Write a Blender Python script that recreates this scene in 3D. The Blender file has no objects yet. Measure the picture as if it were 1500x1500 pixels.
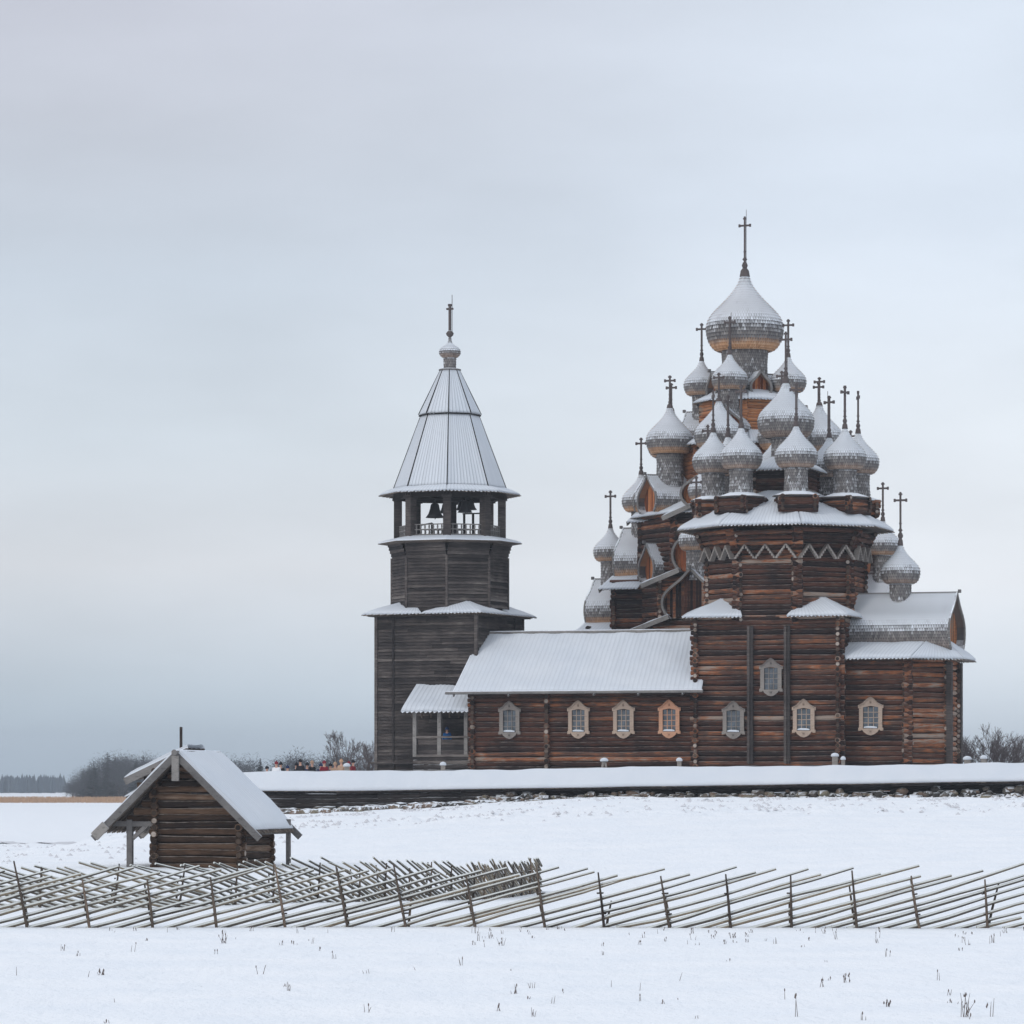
import bpy, math, random
from mathutils import Vector, Matrix, noise
R = random.Random(7)
rad = math.radians
scene = bpy.context.scene
COL = scene.collection
F = 5875.0; HZ = 1152.0; CZ = 3.1

def X_at(px, d): return (px-750)/F*d
def Z_at(py, d): return CZ+(HZ-py)/F*d
def V(*a): return Vector(a)

# ------------------------------------------------------------------ mesh builder
class MB:
    def __init__(s): s.v=[]; s.f=[]; s.r=[]; s.m=[]; s.s=[]
    def add(s, vs, fs, r=0.5, m=0, sm=False):
        o=len(s.v); s.v += [tuple(p) for p in vs]
        for f in fs:
            s.f.append(tuple(i+o for i in f)); s.r.append(r); s.m.append(m); s.s.append(sm)
    def box(s, c, h, rz=0, r=0.5, m=0, M=None):
        c=Vector(c); q=Matrix.Rotation(rz,3,'Z') if M is None else M
        vs=[c+q@Vector((x*h[0],y*h[1],z*h[2])) for x in(-1,1) for y in(-1,1) for z in(-1,1)]
        s.add(vs,[(0,1,3,2),(4,6,7,5),(0,4,5,1),(2,3,7,6),(0,2,6,4),(1,5,7,3)],r,m)
    def beam(s, a, b, w, h, r=0.5, m=0, up=(0,0,1)):
        a=Vector(a); b=Vector(b); d=b-a; L=d.length
        if L<1e-6: return
        d/=L; u=Vector(up)
        sd=d.cross(u)
        if sd.length<1e-4: sd=d.cross(Vector((1,0,0)))
        sd.normalize(); u2=sd.cross(d).normalized()
        M=Matrix((sd,d,u2)).transposed()
        s.box((a+b)/2,(w/2,L/2,h/2),r=r,m=m,M=M)
    def tube(s, pts, rs, n=8, r=0.5, m=0, mcap=None, cap=True, sm=True):
        pts=[Vector(p) for p in pts]; k=len(pts)
        if not isinstance(rs,(list,tuple)): rs=[rs]*k
        d=(pts[-1]-pts[0]).normalized()
        u=Vector((0,0,1)) if abs(d.z)<.9 else Vector((1,0,0))
        a=d.cross(u).normalized(); b=a.cross(d).normalized()
        vs=[]
        for p,q in zip(pts,rs):
            for i in range(n):
                t=2*math.pi*(i+.5)/n
                vs.append(p+(a*math.cos(t)+b*math.sin(t))*q)
        fs=[]
        for j in range(k-1):
            for i in range(n):
                i2=(i+1)%n
                fs.append((j*n+i,j*n+i2,(j+1)*n+i2,(j+1)*n+i))
        s.add(vs,fs,r,m,sm)
        if cap:
            mc=m if mcap is None else mcap
            s.add(vs[:n],[tuple(range(n-1,-1,-1))],r,mc); s.add(vs[-n:],[tuple(range(n))],r,mc)
    def lathe(s, prof, n=16, c=(0,0,0), r=0.5, m=0, sm=True, rot=0):
        vs=[];c=Vector(c)
        for (q,z) in prof:
            for i in range(n):
                t=2*math.pi*i/n+rot
                vs.append(c+Vector((q*math.sin(t),-q*math.cos(t),z)))
        fs=[]
        for j in range(len(prof)-1):
            for i in range(n):
                i2=(i+1)%n
                fs.append((j*n+i,j*n+i2,(j+1)*n+i2,(j+1)*n+i))
        s.add(vs,fs,r,m,sm)
    def build(s, name, mats, parent=None, loc=None, rz=0):
        me=bpy.data.meshes.new(name); me.from_pydata(s.v,[],s.f)
        if not isinstance(mats,(list,tuple)): mats=[mats]
        for q in mats: me.materials.append(q)
        if s.f:
            at=me.attributes.new('rnd','FLOAT','FACE'); at.data.foreach_set('value',s.r)
            me.polygons.foreach_set('material_index',s.m); me.polygons.foreach_set('use_smooth',s.s)
        me.update()
        o=bpy.data.objects.new(name,me); COL.objects.link(o)
        if parent: o.parent=parent
        if loc is not None: o.location=loc
        o.rotation_euler.z=rz
        return o
def empty(name, loc, rz=0, parent=None):
    o=bpy.data.objects.new(name,None); COL.objects.link(o); o.location=loc; o.rotation_euler.z=rz
    o.empty_display_size=.5
    if parent: o.parent=parent
    return o
def tag(o,label=None,cat=None,group=None,kind=None):
    if label: o['label']=label
    if cat: o['category']=cat
    if group: o['group']=group
    if kind: o['kind']=kind
    return o
def copy_tree(o,parent=None):
    c=o.copy(); COL.objects.link(c)
    if parent: c.parent=parent
    for ch in list(o.children): copy_tree(ch,c)
    return c

# ------------------------------------------------------------------ materials
def lin(r,g,b):
    f=lambda c:(c/255/12.92) if c/255<=.04045 else ((c/255+.055)/1.055)**2.4
    return (f(r),f(g),f(b),1)
class NT:
    def __init__(s,name,world=False):
        if world: s.t=world.node_tree
        else:
            s.mat=bpy.data.materials.new(name); s.mat.use_nodes=True; s.t=s.mat.node_tree
        s.t.nodes.clear()
    def n(s,ty,**k):
        q=s.t.nodes.new(ty)
        for a,b in k.items():
            if a.startswith('i_'):
                q.inputs[int(a[2:]) if a[2:].isdigit() else a[2:].replace('_',' ')].default_value=b
            else: setattr(q,a,b)
        return q
    def l(s,a,b): s.t.links.new(a,b)
    def math(s,op,a,b=None,clamp=False):
        q=s.n('ShaderNodeMath',operation=op); q.use_clamp=clamp
        for i,x in enumerate((a,b)):
            if x is None: continue
            if isinstance(x,(int,float)): q.inputs[i].default_value=x
            else: s.l(x,q.inputs[i])
        return q.outputs[0]
    def mix(s,f,a,b,bt='MIX'):
        q=s.n('ShaderNodeMix',data_type='RGBA',blend_type=bt)
        for i,x in ((0,f),(6,a),(7,b)):
            if isinstance(x,(int,float)): q.inputs[i].default_value=x
            elif isinstance(x,tuple): q.inputs[i].default_value=x
            else: s.l(x,q.inputs[i])
        return q.outputs[2]
    def ramp(s,f,stops,interp='LINEAR'):
        q=s.n('ShaderNodeValToRGB'); cr=q.color_ramp; cr.interpolation=interp
        while len(cr.elements)<len(stops): cr.elements.new(.5)
        for e,(p,c) in zip(cr.elements,stops): e.position=p; e.color=c if isinstance(c,tuple) else (c,c,c,1)
        s.l(f,q.inputs[0]); return q.outputs[0]
    def noise(s,vec,scale,detail=4,rough=.55,sc=None):
        if sc is not None:
            mp=s.n('ShaderNodeMapping'); mp.inputs['Scale'].default_value=sc; s.l(vec,mp.inputs[0]); vec=mp.outputs[0]
        q=s.n('ShaderNodeTexNoise'); q.inputs['Scale'].default_value=scale; q.inputs['Detail'].default_value=detail
        q.inputs['Roughness'].default_value=rough; s.l(vec,q.inputs['Vector']); return q.outputs[0]
    def fin(s,col,rough=.85,bump=None,bs=.3,bd=.05,spec=.2):
        b=s.n('ShaderNodeBsdfPrincipled'); o=s.n('ShaderNodeOutputMaterial')
        if isinstance(col,tuple): b.inputs['Base Color'].default_value=col
        else: s.l(col,b.inputs['Base Color'])
        if isinstance(rough,(int,float)): b.inputs['Roughness'].default_value=rough
        else: s.l(rough,b.inputs['Roughness'])
        b.inputs['Specular IOR Level'].default_value=spec
        if bump is not None:
            u=s.n('ShaderNodeBump'); u.inputs['Strength'].default_value=bs; u.inputs['Distance'].default_value=bd
            s.l(bump,u.inputs['Height']); s.l(u.outputs[0],b.inputs['Normal'])
        s.l(b.outputs[0],o.inputs[0]); return s.mat
SNOWC=(.80,.835,.88,1)
def wood(name,stops,sc=(1.2,1.2,14),nz=.5,snow=None,bs=.5,snow_lit_c=SNOWC,nscale=1.0,gold=None):  # snow tints upward faces; log materials use it for painted highlights instead
    t=NT(name); tc=t.n('ShaderNodeTexCoord'); at=t.n('ShaderNodeAttribute',attribute_name='rnd')
    co=tc.outputs['Object']
    a=t.noise(co,nscale,5,.65,sc); big=t.noise(co,.45,3,.6)
    f=t.math('ADD',at.outputs['Fac'],t.math('MULTIPLY',t.math('SUBTRACT',a,.5),nz*2),False)
    f=t.math('ADD',f,t.math('MULTIPLY',t.math('SUBTRACT',big,.5),1.1),True)
    col=t.ramp(f,stops)
    crack=t.noise(co,3.0,4,.7,(sc[0]*.6,sc[1]*.6,sc[2]*1.6))
    col=t.mix(t.ramp(crack,[(.30,.55),(.46,0.0)]),col,(.012,.010,.010,1))
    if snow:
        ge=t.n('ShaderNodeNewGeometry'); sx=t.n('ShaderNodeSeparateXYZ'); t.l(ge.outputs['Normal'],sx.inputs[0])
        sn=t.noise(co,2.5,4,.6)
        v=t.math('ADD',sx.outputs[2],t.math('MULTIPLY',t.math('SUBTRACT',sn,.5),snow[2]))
        col=t.mix(t.ramp(v,[(snow[0],0.0),(snow[1],1.0)]),col,snow_lit_c)
    return t.fin(col,.9,crack,bs,.03)
M={}
M['log_red']=wood('log_red',[(0,lin(36,28,28)),(.28,lin(58,40,35)),(.5,lin(88,55,43)),(.66,lin(84,66,58)),(.86,lin(148,90,56)),(1,lin(150,134,122))],snow=(.70,1.02,.6),snow_lit_c=(.34,.29,.26,1),bs=.9)  # pale brown on log tops is a highlight painted by normal, not snow
M['log_orange']=wood('log_orange',[(0,lin(66,46,38)),(.3,lin(108,70,50)),(.6,lin(152,100,68)),(.85,lin(186,124,80)),(1,lin(146,126,110))],snow=(.70,1.02,.6),snow_lit_c=(.40,.33,.28,1),bs=.9)  # lighter upper sides of the logs painted in, no snow here
M['log_end']=wood('log_end',[(0,lin(24,21,22)),(.45,lin(48,40,36)),(.8,lin(92,78,68)),(1,lin(170,158,148))],nz=.2)
M['log_hut']=wood('log_hut',[(0,lin(40,32,29)),(.35,lin(72,55,44)),(.65,lin(102,80,64)),(1,lin(142,122,106))],snow=(.70,1.02,.6),snow_lit_c=(.36,.32,.29,1),bs=.9)  # hut logs: light on their tops painted into the colour, no snow
M['board_grey']=wood('board_grey',[(0,lin(40,37,38)),(.4,lin(64,59,58)),(.7,lin(88,81,78)),(1,lin(124,117,112))],nz=.6,snow=(.80,.95,.3),bs=.9)
M['plank_grey']=wood('plank_grey',[(0,lin(82,80,80)),(.5,lin(118,115,113)),(1,lin(150,145,140))],sc=(3,3,3),nz=.3,snow=(.55,.8,.3))
M['plank_under']=wood('plank_under',[(0,lin(64,58,54)),(.5,lin(98,88,80)),(1,lin(134,120,106))],sc=(3,3,3),nz=.3,snow=(.75,.9,.3))
M['dark_wood']=wood('dark_wood',[(0,lin(30,27,27)),(1,lin(60,52,48))])
M['cross_wood']=wood('cross_wood',[(0,lin(66,60,60)),(1,lin(108,98,96))],snow=(.7,.9,.2))
M['frame_tan']=wood('frame_tan',[(0,lin(126,110,98)),(.5,lin(164,146,132)),(1,lin(190,166,146))],sc=(2,2,6),nz=.2,bs=.2,snow=(.8,.95,.2))
M['frame_orange']=wood('frame_orange',[(0,lin(150,108,86)),(.5,lin(184,138,112)),(1,lin(204,162,134))],sc=(2,2,6),nz=.2,bs=.2,snow=(.8,.95,.2))
M['frame_grey']=wood('frame_grey',[(0,lin(94,88,86)),(.5,lin(126,119,114)),(1,lin(154,147,140))],sc=(2,2,6),nz=.2,bs=.2,snow=(.8,.95,.2))
M['gable_orange']=wood('gable_orange',[(0,lin(92,54,38)),(.5,lin(152,88,56)),(1,lin(196,130,86))],sc=(6,6,1.2),nz=.4)
M['fence_wood']=wood('fence_wood',[(0,lin(70,66,62)),(.5,lin(104,98,90)),(1,lin(146,132,112))],sc=(3,3,3),nz=.4,snow=(-.12,.22,.5),nscale=1.6,snow_lit_c=(.62,.64,.62,1))
M['stake_wood']=wood('stake_wood',[(0,lin(50,44,42)),(.6,lin(90,80,72)),(1,lin(130,112,98))],sc=(6,6,2),nz=.4,snow=(.6,.9,.4))
# aspen shingles: silver grey where weathered, tan on the sheltered underside, snow lying on what faces up
def shingle():
    t=NT('aspen_shingle'); tc=t.n('ShaderNodeTexCoord'); at=t.n('ShaderNodeAttribute',attribute_name='rnd')
    ge=t.n('ShaderNodeNewGeometry'); sx=t.n('ShaderNodeSeparateXYZ'); t.l(ge.outputs['Normal'],sx.inputs[0])
    nz=t.noise(tc.outputs['Object'],1.6,4,.6); fine=t.noise(tc.outputs['Object'],7,3,.6)
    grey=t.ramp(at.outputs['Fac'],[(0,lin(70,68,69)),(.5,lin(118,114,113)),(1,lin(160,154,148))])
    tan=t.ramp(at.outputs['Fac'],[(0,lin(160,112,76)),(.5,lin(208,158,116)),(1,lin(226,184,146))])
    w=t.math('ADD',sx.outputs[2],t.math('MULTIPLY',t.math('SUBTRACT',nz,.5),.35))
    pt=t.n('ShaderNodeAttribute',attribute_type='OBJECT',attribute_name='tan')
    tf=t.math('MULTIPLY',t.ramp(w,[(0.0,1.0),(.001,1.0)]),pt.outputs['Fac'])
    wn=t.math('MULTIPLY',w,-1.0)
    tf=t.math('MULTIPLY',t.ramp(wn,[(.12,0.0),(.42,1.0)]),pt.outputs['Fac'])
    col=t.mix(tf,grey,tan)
    sv=t.math('ADD',sx.outputs[2],t.math('MULTIPLY',t.math('SUBTRACT',nz,.5),.45))
    sv=t.math('ADD',sv,t.math('MULTIPLY',t.math('SUBTRACT',at.outputs['Fac'],.5),.55))
    sv=t.math('ADD',sv,t.math('MULTIPLY',t.math('SUBTRACT',fine,.5),.3))
    col=t.mix(t.ramp(sv,[(.20,0.0),(.44,.62),(.72,1.0)]),col,SNOWC)
    return t.fin(col,.85,fine,.3,.02)
M['shingle']=shingle()
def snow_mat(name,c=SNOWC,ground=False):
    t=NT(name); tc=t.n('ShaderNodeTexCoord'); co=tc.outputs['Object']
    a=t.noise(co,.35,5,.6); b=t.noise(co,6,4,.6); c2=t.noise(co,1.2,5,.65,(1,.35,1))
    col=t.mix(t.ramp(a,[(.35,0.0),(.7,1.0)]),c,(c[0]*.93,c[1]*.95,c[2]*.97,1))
    at=t.n('ShaderNodeAttribute',attribute_name='rnd')
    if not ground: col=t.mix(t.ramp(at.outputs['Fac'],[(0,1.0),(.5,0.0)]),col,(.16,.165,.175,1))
    if ground:
        h=t.math('ADD',t.math('MULTIPLY',c2,1.0),t.math('MULTIPLY',b,.25))
        return t.fin(col,.7,h,.5,.4,spec=.2)
    return t.fin(col,.75,t.math('ADD',a,t.math('MULTIPLY',b,.4)),.25,.08,spec=.2)
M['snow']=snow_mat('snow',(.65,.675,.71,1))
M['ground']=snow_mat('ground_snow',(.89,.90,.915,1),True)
t=NT('window_glass'); tc=t.n('ShaderNodeTexCoord'); nn=t.noise(tc.outputs['Object'],2.2,3,.6)
M['glass']=t.fin(t.ramp(nn,[(.35,lin(36,42,50)),(.7,lin(96,108,120))]),.12,spec=.8)
t=NT('field_stone'); tc=t.n('ShaderNodeTexCoord'); at=t.n('ShaderNodeAttribute',attribute_name='rnd')
ge=t.n('ShaderNodeNewGeometry'); sx=t.n('ShaderNodeSeparateXYZ'); t.l(ge.outputs['Normal'],sx.inputs[0])
nn=t.noise(tc.outputs['Object'],4,5,.65); sn=t.noise(tc.outputs['Object'],1.3,3,.6)
col=t.ramp(t.math('ADD',t.math('MULTIPLY',at.outputs['Fac'],.6),t.math('MULTIPLY',nn,.4)),[(.15,lin(52,50,50)),(.45,lin(96,92,86)),(.65,lin(122,104,92)),(.85,lin(128,124,108))])
sv=t.math('ADD',sx.outputs[2],t.math('MULTIPLY',t.math('SUBTRACT',sn,.5),1.0))
M['stone']=t.fin(t.mix(t.ramp(sv,[(.58,0.0),(.8,1.0)]),col,SNOWC),.9,nn,.5,.05)
def plain(name,c,rough=.8,var=.15,spec=.3):
    t=NT(name); tc=t.n('ShaderNodeTexCoord'); n=t.noise(tc.outputs['Object'],6,3,.6)
    return t.fin(t.mix(n,tuple(x*(1-var) for x in c[:3])+(1,),tuple(min(1,x*(1+var)) for x in c[:3])+(1,)),rough,spec=spec)
M['bell']=plain('bell_bronze',lin(44,44,46),.45); M['iron']=plain('iron',lin(52,52,56),.6)
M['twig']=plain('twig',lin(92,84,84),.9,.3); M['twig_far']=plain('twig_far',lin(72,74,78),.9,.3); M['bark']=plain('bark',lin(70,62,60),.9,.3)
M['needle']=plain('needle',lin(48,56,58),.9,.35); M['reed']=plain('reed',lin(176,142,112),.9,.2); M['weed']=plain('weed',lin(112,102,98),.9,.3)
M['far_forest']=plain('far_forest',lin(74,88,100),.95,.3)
M['trail']=plain('trodden_snow',(.60,.60,.62,1),.85,.08)

# ------------------------------------------------------------------ wooden construction helpers
def log(mb,a,b,r=.17,n=9,m=0,me=1,tint=None):
    a=Vector(a); b=Vector(b); L=(b-a).length; k=max(2,int(L/1.1)+1); pts=[]; rs=[]
    ph=R.random()*10; tp=R.choice((-1,1))*.012
    for i in range(k+1):
        q=i/k; p=a.lerp(b,q); p.z+=.022*math.sin(ph+q*L*.7)+R.uniform(-.01,.01)
        pts.append(p); rs.append(r*(1+R.uniform(-.05,.05))+tp*(q-.5)*2)
    rr=min(1,max(0,R.gauss(.46,.29))) if tint is None else tint+R.gauss(0,.12)
    rr=min(1,max(0,rr))
    mb.tube(pts,rs,n,rr,m,None,True)
    # end grain
    for p,s in ((pts[0],-1),(pts[-1],1)):
        d=(b-a).normalized()*s
        mb.tube([p+d*.001,p+d*.012],r*.80,8,min(1,max(0,R.gauss(.55,.28))),me)
def log_wall(mb,A,B,z0,z1,step=.31,r=.146,ext=.27,off=0.0,limit=None,tint=None,back=True,skip=None):
    """A,B: (x,y); limit(z)->(t0,t1) clips logs in metres from A (gables)"""
    A=Vector((A[0],A[1],0)); B=Vector((B[0],B[1],0)); d=(B-A); L=d.length; d/=L
    z=z0+r+off
    while z<z1:
        t0,t1=-ext,L+ext
        if limit:
            q=limit(z)
            if q is None: z+=step; continue
            t0,t1=q
        e1=R.uniform(-.05,.05); e2=R.uniform(-.05,.05)
        log(mb,A+d*(t0+e1)+V(0,0,z),A+d*(t1+e2)+V(0,0,z),r,tint=tint)
        z+=step
def roof_panel(parent,name,A,B,C,D,plank=.24,over=.0,snow=.12,seed=0,ridges=.5,mat='plank_under',wood_name=None,teeth=True,sag=0.0,ends=True,groove=.08):
    """A-B lower edge, C above B, D above A.  Boards with pointed ends, snow lying on them."""
    A,B,C,D=[Vector(p) for p in (A,B,C,D)]
    n=(B-A).cross(((D+C)/2-(A+B)/2)).normalized()
    if n.z<0: n=-n
    L=(B-A).length; k=max(1,int(round(L/plank))); mb=MB()
    lo=lambda u:A.lerp(B,u); hi=lambda u:D.lerp(C,u)
    for i in range(k):
        u0=i/k+.06/k; u1=(i+1)/k-.06/k; um=(u0+u1)/2
        a,b,c,d=lo(u0),lo(u1),hi(u1),hi(u0)
        dn=(lo(um)-hi(um)).normalized()
        tip=lo(um)+dn*(.17 if teeth else .0)
        up=n*(.0 if i%2 else .018); dz=n*.05
        top=[a+up,tip+up,b+up,c+up,d+up]; bot=[p-dz for p in top]
        mb.add(top+bot,[(0,1,2,3,4),(9,8,7,6,5),(0,5,6,1),(1,6,7,2),(2,7,8,3),(4,9,5,0)],min(1,max(0,R.gauss(.5,.22))))
    ro=mb.build(name,M[mat],parent)
    if snow:
        sb=MB(); nu=min(400,k*4) if groove else min(220,max(4,int(L/.12))); H=((D+C)/2-(A+B)/2).length; nv=max(3,int(H/.3)+2)
        vs=[]
        for j in range(nv+1):
            w=j/nv
            for i in range(nu+1):
                u=i/nu
                p=lo(u).lerp(hi(u),w)
                q=noise.noise(Vector((p.x*.9+seed,p.y*.9,p.z*.9)))
                h=snow*(1+.45*q+.25*noise.noise(Vector((p.x*.3,p.y*.3,seed))))+ridges*.022*math.cos(u*k*2*math.pi)
                e=min(w*nv*.8,1)  # thins toward the edge
                h=h*(.45+.55*e)
                if ends and i in(0,nu): h*=.5
                p=p+n*(.02+h)
                if j==0: p+= (lo(u)-hi(u)).normalized()*(.03+.05*noise.noise(Vector((u*L*1.7,seed,0)))+.03*noise.noise(Vector((u*L*5,seed,3))))
                vs.append(p)
        fs=[]
        for j in range(nv):
            for i in range(nu):
                a=j*(nu+1)+i; fs.append((a,a+1,a+nu+2,a+nu+1))
        tn=[R.uniform(-.5,.3) for _ in range(k+1)]
        sb.add(vs,fs,.5,0,True)
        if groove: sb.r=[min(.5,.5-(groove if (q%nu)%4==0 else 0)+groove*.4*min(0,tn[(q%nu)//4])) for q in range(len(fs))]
        # edge skirts down to the boards
        low=[lo(i/nu)+n*.019 for i in range(nu+1)]; o=len(sb.v); sb.v+=[tuple(p) for p in low]
        for i in range(nu):
            sb.f.append((i,o+i,o+i+1,i+1)); sb.r.append(.5); sb.m.append(0); sb.s.append(False)
        for side in ((0,nu) if ends else ()):
            es=[(lo(0) if side==0 else lo(1)).lerp(hi(0) if side==0 else hi(1),j/nv)+n*.019 for j in range(nv+1)]
            o=len(sb.v); sb.v+=[tuple(p) for p in es]
            for j in range(nv):
                sb.f.append((j*(nu+1)+side,(j+1)*(nu+1)+side,o+j+1,o+j)); sb.r.append(.5); sb.m.append(0); sb.s.append(False)
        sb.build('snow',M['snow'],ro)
    return ro
def scale_rows(mb,curve,cols,e=.05,row=.2,wrap=True,m=0):
    """pointed shingles in rows. curve(s)->(point fn(u), normal fn(u)); s arc length from bottom. """
    pt,L=curve
    k=int(L/row)
    for j in range(k+1):
        s0=j*row-row*.55; s1=min(L,(j+1)*row+row*.1); sm=j*row
        if s0<0: s0=0
        if sm>L: sm=L
        for i in range(cols):
            sh=.5*(j%2)
            u0=(i+sh)/cols; u1=(i+1+sh)/cols; um=(u0+u1)/2
            if not wrap and u1>1.001: continue
            g=.07/cols
            tl,_=pt(s1,u0+g); tr,_=pt(s1,u1-g)
            ml,nl=pt(max(sm-.1*row,0),u0+g); mr,nr=pt(max(sm-.1*row,0),u1-g); tp,n=pt(s0,um)
            ml=ml+nl*e*.8; mr=mr+nr*e*.8; tp=tp+n*e*1.1
            r=min(1,max(0,R.gauss(.58,.13)))
            o=len(mb.v); mb.v+=[tuple(p) for p in (tl,tr,mr,ml,tp)]
            mb.f+=[(o+3,o+2,o+1,o),(o+3,o+4,o+2)]; mb.r+=[r,r*.35]; mb.m+=[m,m]; mb.s+=[False,False]
ONION=[(.70,-.60),(.82,-.54),(.93,-.38),(.985,-.2),(1,-.02),(.97,.14),(.89,.29),(.77,.43),(.65,.55),(.53,.67),(.42,.79),(.32,.91),(.21,1.06),(.145,1.2),(.10,1.34)]
def revolve(prof):
    P=[Vector((q,z)) for q,z in prof]; S=[0]
    for a,b in zip(P,P[1:]): S.append(S[-1]+(b-a).length)
    def pt(s,u):
        s=max(0,min(S[-1],s)); i=0
        while i<len(S)-2 and S[i+1]<s: i+=1
        f=(s-S[i])/max(1e-6,S[i+1]-S[i]); p=P[i].lerp(P[i+1],f); t=(P[i+1]-P[i]).normalized(); n2=Vector((t.y,-t.x))
        a=2*math.pi*u; sx,sy=math.sin(a),-math.cos(a)
        return Vector((p.x*sx,p.x*sy,p.y)),Vector((n2.x*sx,n2.x*sy,n2.y))
    return pt,S[-1]
def cross_mesh(H,r,rod):
    mb=MB(); k=H/3.2
    mb.lathe([(r*1.0,0),(r*.8,.10*H),(r*.45,.14*H)],12,m=0)
    mb.lathe([(.05,.12*H),(.10*k+.03,.15*H),(.15*k+.02,.19*H),(.09*k+.02,.235*H),(.06,.26*H),(.12*k+.02,.29*H),(.05,.33*H)],10)
    mb.lathe([(.05,.40*H),(.11,.42*H),(.05,.44*H)],8)
    mb.box((0,0,.66*H),(.055,.055,.34*H)); zb=.86*H; w=.30+.02*H
    mb.box((0,0,zb),(w,.05,.06))
    for s in(-1,1): mb.box((s*w,0,zb),(.055,.06,.10))
    mb.box((0,0,.975*H),(.11,.06,.05)); mb.box((0,0,1.0*H),(.05,.07,.05))
    if rod: mb.tube([(.1,.02,.2*H),(.1,.02,1.13*H)],.018,4)
    return mb
DOMES={}
def dome(parent,x,y,z0,zb,Rd,rd,ztop,rz=0,name='onion_dome',tan=.6,rod=False,label=None):
    """z0 foot of drum, zb underside of the onion, ztop top of cross"""
    key=(round(Rd,2),round(rd,2))
    if key not in DOMES:
        mb=MB(); prof=[(q*Rd,(h+.60)*Rd) for q,h in ONION]
        mb.lathe([(q*.985,h) for q,h in prof],40,r=.15); mb.lathe([(rd*.8,-.02),(.80*Rd,.04)],32,r=.3)
        scale_rows(mb,revolve(prof),int(2*math.pi*Rd/(.145 if Rd<2 else .19)),.06 if Rd<2 else .08,.18 if Rd<2 else .24)
        DOMES[key]=mb
    o=DOMES[key].build(name,M['shingle'],parent,(x,y,zb),rz); o['tan']=float(tan)
    if label: o['label']=label
    h=zb-z0; d=MB(); prof=[(rd*1.04,-h),(rd*.98,-h*.6),(rd*.96,-h*.3),(rd*1.0,-.05)]
    d.lathe(prof,28,r=.2)
    scale_rows(d,revolve(prof),max(16,int(2*math.pi*rd/.15)),.04,.19)
    dd=d.build('drum',M['shingle'],o); dd['tan']=float(tan*.5)
    zt=1.93*Rd
    cross_mesh(ztop-zb-zt,.13*Rd+.02,rod).build('cross',M['cross_wood'],o,(0,0,zt))
    return o
KEEL=[(.74,0),(.88,.09),(.97,.2),(1,.31),(.97,.42),(.88,.52),(.73,.61),(.55,.69),(.38,.77),(.24,.85),(.12,.93),(0,1.0)]
def bochka(parent,loc,rz,L,w,h,name='barrel_roof',tan=.8,face='gable_orange',label=None,trim=.16):
    """keel shaped barrel roof; front gable at y=0 facing -Y, runs back +Y"""
    mb=MB(); P=[Vector((q*w,z*h)) for q,z in KEEL]; S=[0]
    for a,b in zip(P,P[1:]): S.append(S[-1]+(b-a).length)
    for sg in(-1,1):
        vs=[];fs=[]
        for p in P: vs+=[V(sg*p.x*.985,0.03,p.y*.99),V(sg*p.x*.985,L,p.y*.99)]
        for i in range(len(P)-1): fs.append((2*i,2*i+1,2*i+3,2*i+2))
        mb.add(vs,fs,.2)
        def pt(s,u,sg=sg):
            s=max(0,min(S[-1],s)); i=0
            while i<len(S)-2 and S[i+1]<s: i+=1
            f=(s-S[i])/max(1e-6,S[i+1]-S[i]); p=P[i].lerp(P[i+1],f); t=(P[i+1]-P[i]).normalized(); n2=Vector((t.y,-t.x))
            return V(sg*p.x,u*L,p.y),V(sg*n2.x,0,n2.y)
        scale_rows(mb,(pt,S[-1]),max(3,int(L/.155)),.06,.19,wrap=False)
    o=mb.build(name,M['shingle'],parent,loc,rz); o['tan']=float(tan)
    if label: o['label']=label
    for yy,sgn in ((.5,-1),(L-.02,1)):
        if sgn==1 and L<3: continue
        g=MB(); n=max(4,int(w*2/.2))
        for i in range(n):
            x0=-w+2*w*i/n; x1=-w+2*w*(i+1)/n-.012
            def zz(x):
                ax=abs(x)/w; top=0; bot=0
                for (q0,a0),(q1,a1) in zip(KEEL,KEEL[1:]):
                    if q1<=ax<=q0 and a1>.31-1e-6 and a0>=.31-1e-6: top=a0+(a1-a0)*(q0-ax)/(q0-q1)
                    if q0<=ax<=q1: bot=a0+(a1-a0)*(ax-q0)/(q1-q0)
                return bot*h,top*h
            b0,t0=zz(x0);b1,t1=zz(x1)
            vs=[(x0,yy,b0),(x1,yy,b1),(x1,yy,t1),(x0,yy,t0)]
            g.add(vs,[(0,1,2,3)],R.random())
        g.build('gable_end',M[face],o)
    tr=MB()
    for sg in(-1,1):
        for a,b in zip(P,P[1:]):
            c=(a+b)/2; n2=Vector(((b-a).y,-(b-a).x)).normalized()
            a3=V(sg*a.x,0,a.y); b3=V(sg*b.x,0,b.y); off=V(sg*n2.x,0,n2.y)*(-trim/2+.06)
            tr.beam(a3+off,b3+off,.10,trim,.6,up=(sg*n2.x,0,n2.y))
    tr.beam((0,-.12,h+.02),(0,L*.98,h+.02),.10,.10,.5); tr.box((0,-.16,h+.09),(.09,.09,.10),r=.3)
    tr.build('edge_board',M['plank_grey'],o)
    return o
def az(a): return V(math.sin(a),-math.cos(a),0)
def oct_pts(ap,rot=0):
    Rr=ap/math.cos(math.pi/8); return [az(rad(22.5+45*k)+rot)*Rr for k in range(8)]
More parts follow.
